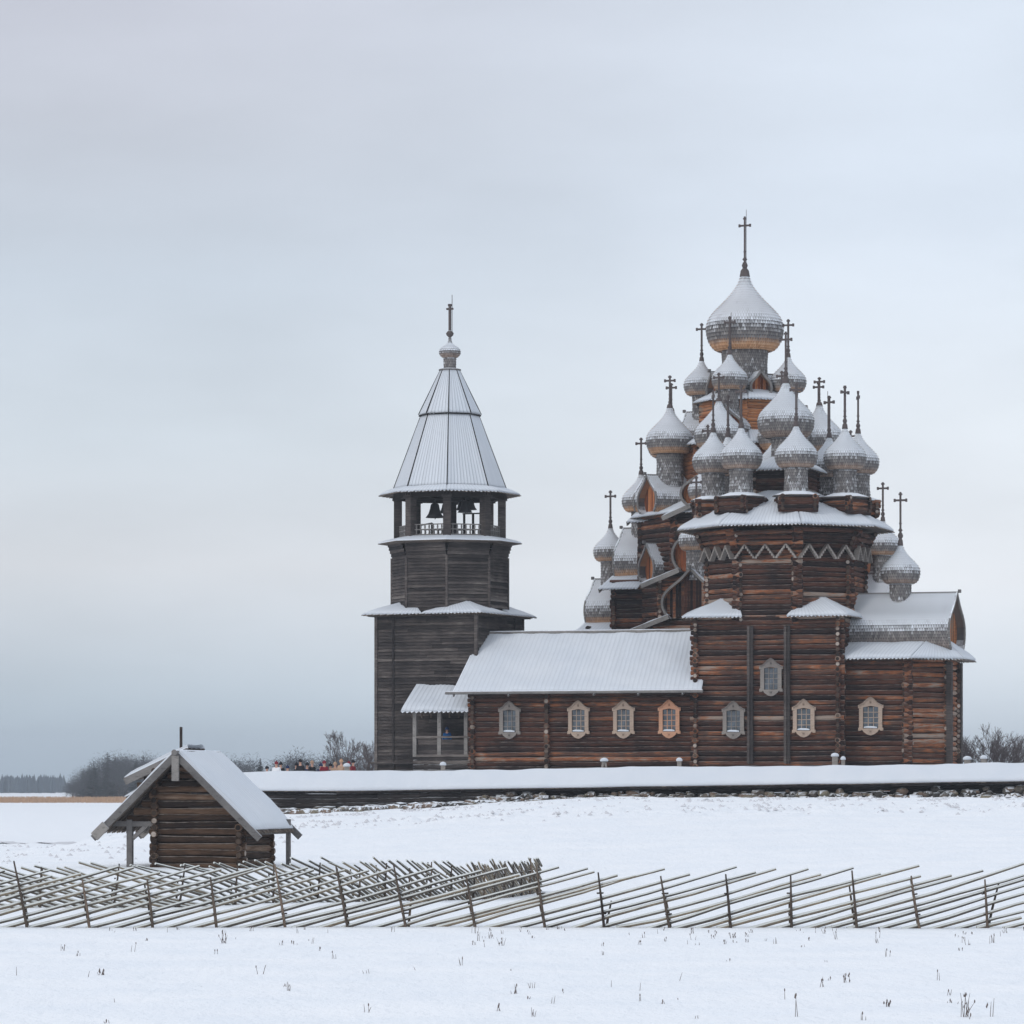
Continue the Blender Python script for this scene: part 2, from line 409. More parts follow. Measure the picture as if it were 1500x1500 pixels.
def oct_logs(ap,z0,z1,ext=.3,tint=None,flare=None,step=.31,r=.146):
    mb=MB(); P=oct_pts(ap)
    for k in range(8):
        a,b=P[k],P[(k+1)%8]
        if (b-a).length<.1: continue
        if flare is None: log_wall(mb,a,b,z0,z1,step=step,r=r,ext=ext,off=.0 if k%2 else step/2,tint=tint)
        else:
            log_wall(mb,a,b,z0,flare[0],step=step,r=r,ext=ext,off=.0 if k%2 else step/2,tint=tint)
            n=int((z1-flare[0])/step)
            for j in range(n):
                f=1+flare[1]*(j+1)/n/ap
                zz=flare[0]+j*step
                log_wall(mb,a*f,b*f,zz,zz+r+step*.6+(.0 if k%2 else step/2)+.01,step=step*5,r=r,ext=ext,off=.0 if k%2 else step/2,tint=tint)
    mb.lathe([(P[0].length*.985,z0),(P[0].length*.985,z1)],8,r=0,m=0,sm=False,rot=rad(22.5))
    return mb
def window(parent,x,y,z,rz,w=1.0,h=1.35,mat='frame_tan',label=None,sill_snow=True):
    """carved window surround, centre of pane at z; faces -Y before rz"""
    w*=.93; h*=.93; mb=MB(); s=.17; fw=w/2+.22; D=-.10
    for sg in(-1,1):
        mb.box((sg*(w/2+.11),D,0),(.12,.06,h/2+.10),r=.6)
        mb.box((sg*(w/2+.20),D+.01,h/2+.02),(.10,.05,.10),r=.7); mb.box((sg*(w/2+.20),D+.01,-h/2-.06),(.09,.05,.09),r=.7)
    top=[(-fw,h/2+.06),(-fw*.62,h/2+.20),(-fw*.3,h/2+.42),(0,h/2+.56),(fw*.3,h/2+.42),(fw*.62,h/2+.20),(fw,h/2+.06),(fw*.75,h/2-.03),(0,h/2+.06),(-fw*.75,h/2-.03)]
    bot=[(-fw*.8,-h/2-.02),(fw*.8,-h/2-.02),(fw*.62,-h/2-.22),(fw*.3,-h/2-.38),(0,-h/2-.44),(-fw*.3,-h/2-.38),(-fw*.62,-h/2-.22)]
    for poly in (top,bot):
        n=len(poly); vs=[(a,D-.07,b) for a,b in poly]+[(a,D+.06,b) for a,b in poly]
        fs=[tuple(range(n)),tuple(range(2*n-1,n-1,-1))]+[(i,i+n,(i+1)%n+n,(i+1)%n) for i in range(n)]
        mb.add(vs,fs,.55)
    for p,q in ((top[0:4],0),(top[3:7],0)):
        for a,b in zip(p,p[1:]): mb.beam((a[0],D-.09,a[1]+.03),(b[0],D-.09,b[1]+.03),.12,.06,.3)
    mb.box((0,D-.1,h/2+.28),(.05,.02,.07),r=0.0)
    mb.box((0,D-.1,-h/2-.2),(.06,.02,.05),r=0.0)
    o=mb.build('window',M[mat],parent,(x,y,z),rz)
    if label: o['label']=label
    g=MB(); g.box((0,0.0,0),(w/2,.02,h/2)); g.build('pane',M['glass'],o)
    b=MB()
    for i in(-1,1): b.box((i*w/6,-.04,0),(.022,.02,h/2))
    for i in(-1,0,1): b.box((0,-.05,i*h/4),(w/2,.02,.022))
    b.build('glazing_bar',M[mat],o)
    if sill_snow:
        q=MB(); q.lathe([(.0,.09),(.06,.08),(.1,.05),(.12,0)],10); 
        q=MB(); q.tube([(-w*.42,D-.06,-h/2+.05),(-w*.2,D-.07,-h/2+.07),(w*.2,D-.07,-h/2+.06),(w*.42,D-.06,-h/2+.04)],[.04,.07,.07,.04],8); q.build('sill_snow',M['snow'],o)
    return o
def loc_on_wall(b,px,p0,dirv):
    """point along p0+t*dirv (building coordinates) seen at picture column px"""
    c=Matrix.Rotation(b['rz'],3,'Z'); O=Vector(b['org']); P=O+c@Vector(p0); D=c@Vector(dirv); k=(px-750)/F
    t=(k*P.y-P.x)/(D.x-k*D.y); return Vector(p0)+Vector(dirv)*t

GZ=2.8
# ================================================================== nearer church
def church_near():
    d=250; org=(X_at(1151,d),d,GZ); rz=rad(-18.4)
    C=empty('wooden_church',org,rz); B={'rz':rz,'org':org}
    tag(C,'nearer dark red log church with a ring of small domes, low refectory and snowy roofs','church')
    z=lambda py,dd=d:Z_at(py,dd)-GZ
    H=4.5; zc=z(905)
    mb=MB()
    cs=[(-H,-H),(H,-H),(H,H),(-H,H)]
    for k in range(4): log_wall(mb,cs[k],cs[(k+1)%4],0,zc,off=.155*(k%2),ext=.36)
    mb.box((0,0,zc/2),(H-.08,H-.08,zc/2),r=0)
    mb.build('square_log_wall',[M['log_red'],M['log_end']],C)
    # octagon with flaring head
    ze=z(776)
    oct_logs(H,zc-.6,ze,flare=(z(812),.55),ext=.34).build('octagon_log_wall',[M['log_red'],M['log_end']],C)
    # zigzag belt of little gables
    P=oct_pts(H+.20); zz=z(824); zh=z(804)
    for k in range(8):
        a,b=P[k],P[(k+1)%8]; q=MB()
        pts=[]
        for i in range(7):
            p=a.lerp(b,i/6); n=az(rad(45*(k+1))); p=p+n*.22; p.z=zh if i%2 else zz; pts.append(p)
        for i in range(6):
            q.beam(pts[i],pts[i+1],.34,.08,R.uniform(.3,.9)); 
            for t in (.15,.32,.5,.68,.85):
                c=pts[i].lerp(pts[i+1],t)+V(0,0,-.07); q.box(c+n*.15,(.045,.03,.06),rz=rad(45*(k+1)),r=.9)
        q.build('zigzag_belt',M['frame_grey'],C)
    # corner roofs between square and octagon
    for k in range(4):
        a=rad(45+90*k); c=az(a)*(H*1.414+1.05)+V(0,0,zc-.15); base=P[0].length
        apex=az(a)*(H-.1)+V(0,0,zc+1.05)
        l1=az(a-rad(45))*(H+.75); 
        s1=az(a-rad(45)); s2=az(a+rad(45))
        tip=(s1+s2)*(H+.72)+V(0,0,zc-.12)
        e1=s1*(H+.72)+s2*1.4+V(0,0,zc-.12); e2=s2*(H+.72)+s1*1.4+V(0,0,zc-.12)
        in1=s1*(H-.0)+s2*1.7+V(0,0,zc+.25); in2=s2*(H-.0)+s1*1.7+V(0,0,zc+.25)
        roof_panel(C,'corner_roof',e1,tip,apex,in1,seed=k,snow=.14)
        roof_panel(C,'corner_roof',tip,e2,in2,apex,seed=k+9,snow=.14)
    # big octagonal roof
    E=[az(rad(22.5+45*k))*6.75+V(0,0,ze-.05) for k in range(8)]
    I=[az(rad(22.5+45*k))*5.0+V(0,0,ze+.95) for k in range(8)]
    T=[az(rad(22.5+45*k))*1.9+V(0,0,ze+2.15) for k in range(8)]
    for k in range(8):
        k2=(k+1)%8
        roof_panel(C,'octagonal_roof',E[k],E[k2],I[k2],I[k],seed=k,snow=.16)
        roof_panel(C,'octagonal_roof',I[k],I[k2],T[k2],T[k],seed=k+20,snow=.16,teeth=False)
    q=MB()
    q.lathe([(6.5,ze-.10),(4.9,ze-.02)],8,sm=False,rot=rad(22.5),r=.2); q.build('eave_lining',M['plank_under'],C)
    # ring of eight
    for k in range(8):
        a=rad(22.5+45*k); p=az(a)*4.55; zb=z(757); zt=z(733)
        q=MB(); hw=1.0
        cs=[p+Matrix.Rotation(a,3,'Z')@V(x,y,0) for x,y in((-hw,-hw),(hw,-hw),(hw,hw),(-hw,hw))]
        for i in range(4): log_wall(q,cs[i],cs[(i+1)%4],zb-.1,zt-.1,step=.24,r=.135,ext=.22,off=.12*(i%2))
        q.box((p.x,p.y,(zb+zt)/2),(hw-.05,hw-.05,(zt-zb)/2),rz=a,r=.2)
        st=q.build('dome_base',[M['log_red'],M['log_end']],C)
        q=MB(); q.lathe([(1.50,0),(1.52,.05),(.8,.30)],8,c=(p.x,p.y,zt-.08),sm=False,rot=a+rad(22.5),r=.5); q.lathe([(.8,-.10),(1.50,0)],8,c=(p.x,p.y,zt-.08),sm=False,rot=a+rad(22.5),r=.1)
        q.build('dome_skirt',M['plank_grey'],C)
        dome(C,p.x,p.y,zt+.05,z(693),1.29,.72,z(573),rz=a,tan=.25,rod=(k%3==0))
    q=MB(); hw=1.55; zb=z(745); zt=z(690)
    cs=[(-hw,-hw),(hw,-hw),(hw,hw),(-hw,hw)]
    for i in range(4): log_wall(q,cs[i],cs[(i+1)%4],zb,zt,step=.25,r=.14,ext=.22,off=.12*(i%2))
    q.box((0,0,(zb+zt)/2),(hw-.05,hw-.05,(zt-zb)/2),r=.1); q.build('central_base',[M['log_red'],M['log_end']],C)
    cc=[(-2.1,-2.1,zt-.05),(2.1,-2.1,zt-.05),(2.1,2.1,zt-.05),(-2.1,2.1,zt-.05)]
    ci=[(-.7,-.7,zt+.75),(.7,-.7,zt+.75),(.7,.7,zt+.75),(-.7,.7,zt+.75)]
    for i in range(4): roof_panel(C,'central_skirt_roof',cc[i],cc[(i+1)%4],ci[(i+1)%4],ci[i],seed=i+40,snow=.12)
    dome(C,0,0,zt+.3,z(641),1.75,.90,z(487),tan=.2,rod=True,label='larger central onion dome above the ring of eight')
    # ---------------- apse
    A=[(H,-3.3),(8.5,-3.3),(10.5,-1.25),(10.5,1.25),(8.5,3.3),(H,3.3)]; za=z(968)
    q=MB()
    for i in range(5):
        log_wall(q,A[i],A[i+1],0,za,off=.155*(i%2),ext=.32 if i else 0.3,tint=.80 if i in(1,2) else None)
    q.add([V(x*.99,y*.98,0) for x,y in A]+[V(x*.99,y*.98,za) for x,y in A],[(i,i+1,i+7,i+6) for i in range(5)],0)
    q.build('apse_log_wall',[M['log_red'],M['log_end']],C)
    q=MB(); q.box((9.92,-2.42,za/2),(.0001,.0001,.0001))
    q=MB()
    q.box((10.7,-1.45,za/2),(.16,.22,za/2-.2),r=.5); q.box((10.7,1.45,za/2),(.16,.22,za/2-.2),r=.4); q.build('corner_boards',M['board_grey'],C)
    O=[(3.9,-4.35),(8.9,-4.35),(11.6,-1.7),(11.6,1.7),(8.9,4.35),(3.9,4.35)]
    N=[(4.2,-2.0),(9.3,-2.0),(10.2,-1.0),(10.2,1.0),(9.3,2.0),(4.2,2.0)]
    for i in range(5):
        roof_panel(C,'apse_eave_roof',(O[i][0],O[i][1],za-.05),(O[i+1][0],O[i+1][1],za-.05),(N[i+1][0],N[i+1][1],za+.95),(N[i][0],N[i][1],za+.95),seed=i+50,snow=.16)
    q=MB(); q.add([V(x,y,za-.12) for x,y in O],[tuple(range(6))],.2); q.build('eave_lining',M['plank_under'],C)
    ridge=z(872); zbk=za+.55
    bochka(C,(10.85,0,zbk),rad(90),6.9,2.35,ridge-zbk,tan=.12,face='log_orange',label='keel shaped barrel roof over the apse')
    dome(C,7.3,0,ridge-2.3,z(857),1.2,.66,z(726),tan=.2,label='onion dome on the barrel roof of the apse')
    # ---------------- refectory
    YF=-4.2; x0=loc_on_wall(B,694,(0,YF,0),(1,0,0)).x; xm=loc_on_wall(B,803,(0,YF,0),(1,0,0)).x
    zr=z(1010,256); zrd=z(934,258); q=MB()
    log_wall(q,(x0,YF),(-H,YF),0,zr,ext=.34)
    log_wall(q,(x0,4.2),(-H,4.2),0,zr,ext=.34)
    lim=lambda zz:(-.34,8.74) if zz<zr else ((8.4-(8.4*(zrd-zz)/(zrd-zr)))/2,(8.4+8.4*(zrd-zz)/(zrd-zr))/2) if zz<zrd-.3 else None
    log_wall(q,(x0,YF),(x0,4.2),0,zrd,off=.155,limit=lim)
    for zz in range(int(zr/.31)): log(q,(xm,YF-.42,zz*.31+.33),(xm,YF+.1,zz*.31+.33),.165)
    q.box(((x0-H)/2,0,zr/2),((-H-x0)/2-.06,4.1,zr/2),r=0)
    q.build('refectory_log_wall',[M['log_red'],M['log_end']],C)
    xl=x0-.95; xr=-H+.55; ye=-5.35; sl=(zrd-zr)/4.2; zl=zr-.35
    ym=YF-.45
    roof_panel(C,'refectory_roof',(xl,ye,zl),(xr,ye,zl),(-H-.2,0,zrd),(xl,0,zrd),plank=.3,seed=70,snow=.16,ridges=.35,teeth=False,groove=.05)
    roof_panel(C,'refectory_roof',(-H-.2,-ye,zl),(xl,-ye,zl),(xl,0,zrd),(-H-.2,0,zrd),plank=.3,seed=71,snow=.16,ridges=.35,teeth=False,groove=.05)
    q=MB(); q.tube([(xl-.5,ye-.06,zl+.02),(xr+.1,ye-.06,zl+.02)],.11,8,r=.6); q.tube([(xl-.25,0,zrd+.22),(-H-.2,0,zrd+.22)],.13,8,r=.7)
    for px in (745,870,935,1000): 
        p=loc_on_wall(B,px,(0,ye,0),(1,0,0)); q.beam((p.x,ye-.1,zl-.18),(p.x,YF,zl+.25),.1,.12,.3)
    q.build('eave_gutter_log',M['plank_grey'],C)
    q=MB(); q.beam((xl-.02,ye,zl-.1),(xl-.02,0,zrd-.06),.06,.34,.5); q.beam((xl-.02,-ye,zl-.1),(xl-.02,0,zrd-.06),.06,.34,.5); q.build('verge_board',M['plank_grey'],C)
    for px,m,l in ((747,'frame_grey','weathered grey window nearest the porch'),(848,'frame_tan',None),(914,'frame_tan',None),(981,'frame_orange','fresh orange window nearest the church')):
        p=loc_on_wall(B,px,(0,YF-.17,0),(1,0,0)); window(C,p.x,YF-.17,z(1058,255),0,.92,1.45,m,l)
    for px,py,m,s in ((1075,1057,'frame_grey',1),(1178,1055,'frame_tan',1),(1130,995,'frame_grey',0)):
        p=loc_on_wall(B,px,(0,-H-.17,0),(1,0,0)); window(C,p.x,-H-.17,z(py,247),0,.95,1.4,m,sill_snow=bool(s))
    p=loc_on_wall(B,1276,(0,-3.47,0),(1,0,0)); window(C,p.x,-3.47,z(1052,247),0,1.05,1.4,'frame_tan','pale apse window')
    for px in (1099,1153):
        p=loc_on_wall(B,px,(0,-H-.25,0),(1,0,0)); q=MB()
        q.box((p.x-.11,-H-.25,z(1020)),(.085,.08,(z(922)-z(1120))/2),r=.6); q.box((p.x+.10,-H-.25,z(1020)),(.085,.08,(z(922)-z(1120))/2),r=.3); q.build('clamp_post',M['board_grey'],C)
    # ---------------- porch
    pr=x0; pl=loc_on_wall(B,592,(0,-3.6,0),(1,0,0)).x
    y0=-3.5; zf=z(1108,257); ze2=z(1044,257); zrp=z(991,259)
    roof_panel(C,'porch_roof',(pl,y0-.7,ze2),(pr+.3,y0-.7,ze2),(pr,-.4,zrp),(pl+.1,-.4,zrp),seed=80,snow=.18,plank=.3,mat='plank_grey')
    roof_panel(C,'porch_roof',(pr,3.2,ze2),(pl,3.2,ze2),(pl+.1,-.4,zrp),(pr,-.4,zrp),seed=81,snow=.18,plank=.3,mat='plank_grey')
    q=MB(); q.beam((pl-.15,-.4,zrp+.14),(pr+1,-.4,zrp+.14),.2,.16,.6); q.build('ridge_beam',M['plank_grey'],C)
    pa=loc_on_wall(B,613,(0,y0,0),(1,0,0)).x
    for px in (608,644,683):
        x=loc_on_wall(B,px,(0,y0,0),(1,0,0)).x
        for yy in (y0,1.5):
            q=MB(); q.box((x,yy,(zf+ze2)/2+.1),(.12,.12,(ze2-zf)/2+.15),r=.7); q.build('porch_post',M['plank_grey'],C)
    q=MB()
    for i in range(3): q.box(((pa+pr)/2,y0-.02,zf+.22+i*.33),((pr-pa)/2,.05,.16),r=R.random())
    q.box(((pa+pr)/2,y0-.06,zf+1.2),((pr-pa)/2+.1,.1,.06),r=.9); q.box(((pa+pr)/2,y0-.06,zf+.02),((pr-pa)/2+.1,.1,.07),r=.9)
    for i in range(3): q.box((pa-.1,(y0+1.5)/2,zf+.22+i*.33),(.05,(1.5-y0)/2,.16),r=R.random())
    q.build('porch_railing',M['board_grey'],C)
    q=MB(); q.box(((pa+pr)/2,(y0+1.5)/2,zf-.12),((pr-pa)/2+.15,(1.5-y0)/2+.1,.12),r=.3)
    for i in range(3): log(q,(pa-.35,y0+.05,zf-.4-i*.3),(pr+.1,y0+.05,zf-.4-i*.3),.15); 
    q.box((pa+.5,y0+.1,zf/2-.4),(.14,.14,zf/2),r=.5); q.box((pr-.5,y0+.1,zf/2-.4),(.14,.14,zf/2),r=.5)
    q.build('porch_floor',[M['board_grey'],M['log_end']],C)
    q=MB()
    for i in range(8): q.box((pl+.5+i*.62,y0+.1,ze2-.16),(.05,.05,.22),r=.5)
    q.beam((pa,y0,ze2+.02),(pr,y0,ze2+.02),.2,.2,.4); q.beam((pa,1.5,ze2+.02),(pr,1.5,ze2+.02),.2,.2,.4); q.build('porch_lintel',M['plank_under'],C)
    return C,B,dict(pa=pa,pr=pr,y0=y0,zf=zf)
CN,BN,PORCH=church_near()

# ================================================================== farther, many-domed church
def church_far():
    d=272; ppm=F/d; org=(X_at(1091,d),d,GZ); rz=rad(-22.3)
    C=empty('wooden_church',org,rz)
    tag(C,'taller log church behind with shingled onion domes piled up in tiers to one great dome','church')
    z=lambda y:y-GZ
    lm=[M['log_orange'],M['log_end']]
    lr=[M['log_red'],M['log_end']]
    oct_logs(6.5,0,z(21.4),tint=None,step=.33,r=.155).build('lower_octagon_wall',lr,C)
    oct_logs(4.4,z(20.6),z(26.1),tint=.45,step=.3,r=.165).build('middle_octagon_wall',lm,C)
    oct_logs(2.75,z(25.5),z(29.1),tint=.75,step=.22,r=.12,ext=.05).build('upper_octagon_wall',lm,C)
    def oct_roof(ap0,ap1,z0,z1,sd):
        E=[az(rad(22.5+45*k))*ap0/math.cos(math.pi/8)+V(0,0,z0) for k in range(8)]; I=[az(rad(22.5+45*k))*ap1/math.cos(math.pi/8)+V(0,0,z1) for k in range(8)]
        for k in range(8): roof_panel(C,'octagon_skirt_roof',E[k],E[(k+1)%8],I[(k+1)%8],I[k],seed=sd+k,snow=.14)
    oct_roof(7.1,4.6,z(21.3),z(22.3),100)
    oct_roof(5.0,2.9,z(26.0),z(26.9),110)
    oct_roof(3.2,1.5,z(29.1),z(29.9),120)
    for k in range(4):
        a=rad(90*k); D=az(a); Mx=Matrix.Rotation(a,3,'Z')
        def fr(x,y,zz=0): return Mx@V(x,y,zz)
        def seg(q,p1,p2,z0,z1,off): 
            a1=fr(*p1); b1=fr(*p2); log_wall(q,a1,b1,z0,z1,off=off,step=.33,r=.155)
        q=MB()
        # outer arm, then the taller inner arm
        for (w,yo,yi,zt) in ((2.9,-10.2,-8.2,z(13.9)),(3.0,-8.3,-6.0,z(17.0))):
            seg(q,(-w,yo),(w,yo),0,zt,0); seg(q,(-w,yo),(-w,yi),0,zt,.16); seg(q,(w,yo),(w,yi),0,zt,.16)
            c=fr(0,(yo+yi)/2,zt/2); q.box(c,(w-.08,(yi-yo)/2,zt/2-.02),rz=a,r=0)
        # gable fill behind the keel of the inner arm
        q.build('arm_log_wall',lr,C)
        # tier A
        bochka(C,fr(0,-10.9,z(14.1)),a,2.6,2.0,3.25,tan=.8,face='log_red')
        bochka(C,fr(0,-8.8,z(17.3)),a,2.6,2.05,3.5,tan=.9)
        for sg in(-1,1):
            for (yo,L,zz,wi,wo,dr) in ((-11.0,2.6,z(14.25),1.5,4.3,.95),(-9.0,2.8,z(17.4),1.5,4.15,.95),(-7.3,1.6,z(21.75),1.3,3.3,.75)):
                A1=fr(sg*wo,yo,zz-dr);B1=fr(sg*wo,yo+L,zz-dr);C1=fr(sg*wi,yo+L,zz);D1=fr(sg*wi,yo,zz)
                roof_panel(C,'arm_skirt_roof',A1,B1,C1,D1,seed=k*7+sg,snow=.12)
                q=MB(); q.beam(A1+V(0,0,-.1),D1+V(0,0,-.05),.07,.3,.7); q.build('verge_board',M['plank_grey'],C)
        p=fr(0,-9.75); dome(C,p.x,p.y,z(16.6),z(18.6),1.16,.66,z(23.4),rz=0,tan=.55)
        p=fr(0,-7.5); dome(C,p.x,p.y,z(20.0),z(21.95),1.3,.66,z(26.95),rz=0,tan=.8)
        # tier C cardinal
        bochka(C,fr(0,-7.3,z(21.7)),a,3.4,2.0,2.6,tan=.7)
        p=fr(0,-5.3); dome(C,p.x,p.y,z(23.2),z(25.6),1.62,.92,z(30.6),tan=.45)
        # tier D
        bochka(C,fr(0,-4.2,z(26.4)),a,2.6,1.35,2.2,tan=.5)
        p=fr(0,-3.1); dome(C,p.x,p.y,z(27.9),z(29.75),1.2,.64,z(34.6),tan=.5,rod=(k==0))
        # diagonals
        a2=a+rad(45); M2=Matrix.Rotation(a2,3,'Z'); f2=lambda x,y,zz=0:M2@V(x,y,zz)
        bochka(C,f2(0,-7.3,z(21.5)),a2,3.3,1.5,2.5,tan=.7)
        bochka(C,f2(0,-7.35,z(16.9)),a2,1.2,1.25,2.5,tan=.8)
        p=f2(0,-5.6); dome(C,p.x,p.y,z(23.2),z(25.5),1.58,.90,z(30.7),tan=.75)
        bochka(C,f2(0,-2.5,z(29.4)),a2,1.3,.8,1.7,tan=.4)
    dome(C,0,0,z(29.4),z(32.65),2.6,1.57,z(41.7),tan=.95,rod=True,label='great top onion dome with sunlit tan underside'.replace('sunlit ',''))
    # small log apse to the right
    q=MB(); A=[(9.1,-2.6),(12,-2.6),(13.5,-1),(13.5,1),(12,2.6),(9.1,2.6)]
    return C
CF=church_far()

# ================================================================== bell tower
def tower():
    d=259; org=(X_at(659,d),d,GZ); rz=rad(-24.6); C=empty('bell_tower',org,rz); B={'rz':rz,'org':org}
    tag(C,'grey boarded bell tower with open belfry and tall snowy tent roof','bell tower')
    z=lambda py:Z_at(py,d)-GZ
    s=3.5; zt=z(900)
    def boards(mb,a,b,z0,z1,h=.205,n=None,flare=None):
        a=Vector((a[0],a[1],0)); b=Vector((b[0],b[1],0)); n=(b-a).cross(V(0,0,1)).normalized(); k=int((z1-z0)/h)
        for i in range(k):
            za=z0+i*(z1-z0)/k; zb=za+(z1-z0)/k; L=(b-a).length
            cuts=[0]+sorted(R.uniform(.1,.9) for _ in range(1 if L>3 else 0))+[1]
            f=0 if flare is None or za<flare[0] else flare[1]*(za-flare[0])/(z1-flare[0])
            f2=0 if flare is None or zb<flare[0] else flare[1]*(zb-flare[0])/(z1-flare[0])
            for u0,u1 in zip(cuts,cuts[1:]):
                e=R.uniform(.0,.012)
                p=[a.lerp(b,u0)+n*(.085+e*2+f)+V(0,0,za),a.lerp(b,u1)+n*(.085+e*2+f)+V(0,0,za),a.lerp(b,u1)+n*(.012+f2)+V(0,0,zb),a.lerp(b,u0)+n*(.012+f2)+V(0,0,zb)]
                ins=[a.lerp(b,u0)+n*f+V(0,0,za),a.lerp(b,u1)+n*f+V(0,0,za)]
                mb.add(p+ins,[(0,1,2,3),(4,5,1,0)],min(1,max(0,R.gauss(.45,.18))))
    q=MB(); cs=[(-s,-s),(s,-s),(s,s),(-s,s)]
    for k in range(4): boards(q,cs[k],cs[(k+1)%4],0,zt)
    for x,y in cs: q.box((x*1.01,y*1.01,zt/2),(.10,.10,zt/2),r=.7)
    q.build('square_board_wall',M['board_grey'],C)
    q=MB()
    for px in (576,):
        p=loc_on_wall(B,px,(0,-s-.1,0),(1,0,0)); q.box((p.x,-s-.09,zt/2),(.06,.05,zt/2-.1),r=.2)
    p=loc_on_wall(B,754,(s+.1,0,0),(0,1,0)); q.box((s+.09,p.y,zt/2),(.05,.06,zt/2-.1),r=0)
    q.build('joint_board',M['board_grey'],C)
    # stone-like plinth of boards with snow
    q=MB(); 
    for k in range(4):
        a=Vector(cs[k]+(0,)); b=Vector(cs[(k+1)%4]+(0,)); n=(b-a).cross(V(0,0,1)).normalized()
        q.beam(a*1.06+V(0,0,z(1118)),b*1.06+V(0,0,z(1118)),.5,.12,.5)
        q.box((a+b)/2*1.05+V(0,0,.35),((abs((b-a).x)/2 or .2)+.1,(abs((b-a).y)/2 or .2)+.1,.42),r=.3)
    q.build('plinth',M['board_grey'],C)
    ap=3.42; zo=z(797)
    q=MB(); P=oct_pts(ap)
    for k in range(8): boards(q,P[k],P[(k+1)%8],zt-.3,zo,flare=(z(818),.32))
    for p in P: q.box((p.x*1.012,p.y*1.012,(zt+z(818))/2),(.07,.07,(z(818)-zt)/2),r=.6)
    q.build('octagon_board_wall',M['board_grey'],C)
    # skirt on the square: corner planes rising to the octagon
    e=s+.68
    for k in range(4):
        a=rad(45+90*k); s1=az(a-rad(45)); s2=az(a+rad(45)); tip=(s1+s2)*e+V(0,0,zt-.10)
        e1=s1*e+V(0,0,zt-.10); e2=s2*e+V(0,0,zt-.10); apex=az(a)*(ap-.05)+V(0,0,zt+.62)
        m1=s1*(ap-.02)+s2*.6+V(0,0,zt+.14); m2=s2*(ap-.02)+s1*.6+V(0,0,zt+.14)
        roof_panel(C,'skirt_roof',e1,tip,apex,m1,seed=k+200,snow=.12); roof_panel(C,'skirt_roof',tip,e2,m2,apex,seed=k+210,snow=.12)
    q=MB(); q.box((0,0,zt-.2),(s+.45,s+.45,.04),r=.1); q.build('eave_lining',M['plank_under'],C)
    # belfry deck
    q=MB(); Rd=4.66; q.lathe([(3.9,zo-.12),(Rd,zo-.02),(Rd,zo+.03),(3.5,zo+.32),(0.01,zo+.34)],8,sm=False,rot=rad(22.5),r=.4); q.build('deck',M['plank_under'],C)
    q=MB(); q.lathe([(Rd-.02,zo+.035),(Rd-.05,zo+.10),(4.2,zo+.24),(3.5,zo+.40),(3.3,zo+.39),(0.01,zo+.37)],8,sm=False,rot=rad(22.5)); q.build('deck_snow',M['snow'],C)
    zr=z(727); Pp=[az(rad(22.5+45*k))*3.36 for k in range(8)]
    for k in range(8):
        p=Pp[k]; a=rad(22.5+45*k); q=MB(); q.box((p.x,p.y,(zo+zr)/2+.2),(.25,.25,(zr-zo)/2),rz=a,r=R.uniform(.3,.7)); q.box((p.x,p.y,zr-.2),(.34,.34,.1),rz=a,r=.4); q.build('belfry_post',M['board_grey'],C)
        p2=Pp[(k+1)%8]; q=MB(); a3=p.lerp(p2,.09)*.99; b3=p.lerp(p2,.91)*.99
        for zz in(.45,.78,1.1): q.beam(a3+V(0,0,zo+zz),b3+V(0,0,zo+zz),.08,.07,.5)
        n=7
        for i in range(n):
            c=a3.lerp(b3,(i+.5)/n); q.lathe([(.035,.4),(.06,.5),(.035,.6),(.06,.72),(.03,.8),(.06,.92),(.035,1.1)],6,c=(c.x,c.y,zo),r=.5)
        q.build('railing',M['plank_grey'],C)
    q=MB()
    for k in range(8): q.beam(Pp[k]*1.03+V(0,0,zr-.02),Pp[(k+1)%8]*1.03+V(0,0,zr-.02),.42,.42,.3)
    q.beam((-3,0,zr-.15),(3,0,zr-.15),.2,.22,.2); q.beam((0,-3,zr-.18),(0,3,zr-.18),.2,.22,.2); q.beam((-2.6,-1.3,zr-.16),(2.6,-1.3,zr-.16),.16,.18,.2)
    q.build('bell_beam',M['dark_wood'],C)
    q=MB(); q.lathe([(4.45,zr+.1),(.3,zr+.35)],8,sm=False,rot=rad(22.5),r=.3); q.build('eave_lining',M['plank_under'],C)
    for (px,dy,sc,zz) in ((637,-1.3,.62,.15),(681,-1.2,.5,.05),(690,-.6,.4,0.0),(675,.2,.36,.0),(652,.5,.42,.05)):
        p=loc_on_wall(B,px,(0,dy,0),(1,0,0)); q=MB(); k=sc/.62
        q.lathe([(0,.95*k),(.12*k,.95*k),(.26*k,.85*k),(.32*k,.55*k),(.42*k,.25*k),(.60*k,0),(.55*k,.0),(.30*k,.4*k)],16); q.box((0,0,1.05*k),(.05,.05,.16*k)); q.tube([(0,0,.5*k),(.02,0,-.1*k)],.035*k,6)
        q.build('bell',M['bell'],C,(p.x,dy,zr-.35-zz-.95*k))
    # inner stair frame seen through the openings
    q=MB()
    for px in (680,693,704): p=loc_on_wall(B,px,(0,1.0,0),(1,0,0)); q.box((p.x,1.0,zo+1.17),(.06,.06,.83),r=.2)
    a=loc_on_wall(B,678,(0,1.0,0),(1,0,0)); b=loc_on_wall(B,708,(0,1.0,0),(1,0,0)); q.beam(a+V(0,0,zo+2.0),b+V(0,0,zo+2.0),.1,.08,.2)
    q.build('stair_frame',M['dark_wood'],C); q=MB()
    a=loc_on_wall(B,612,(0,1.5,0),(1,0,0)); b=loc_on_wall(B,633,(0,1.5,0),(1,0,0)); q.beam(a+V(0,0,zo+1.35),b+V(0,0,zo+1.5),.1,.08,.2); q.box(b+V(0,0,zo+.9),(.06,.06,.6),r=.2)
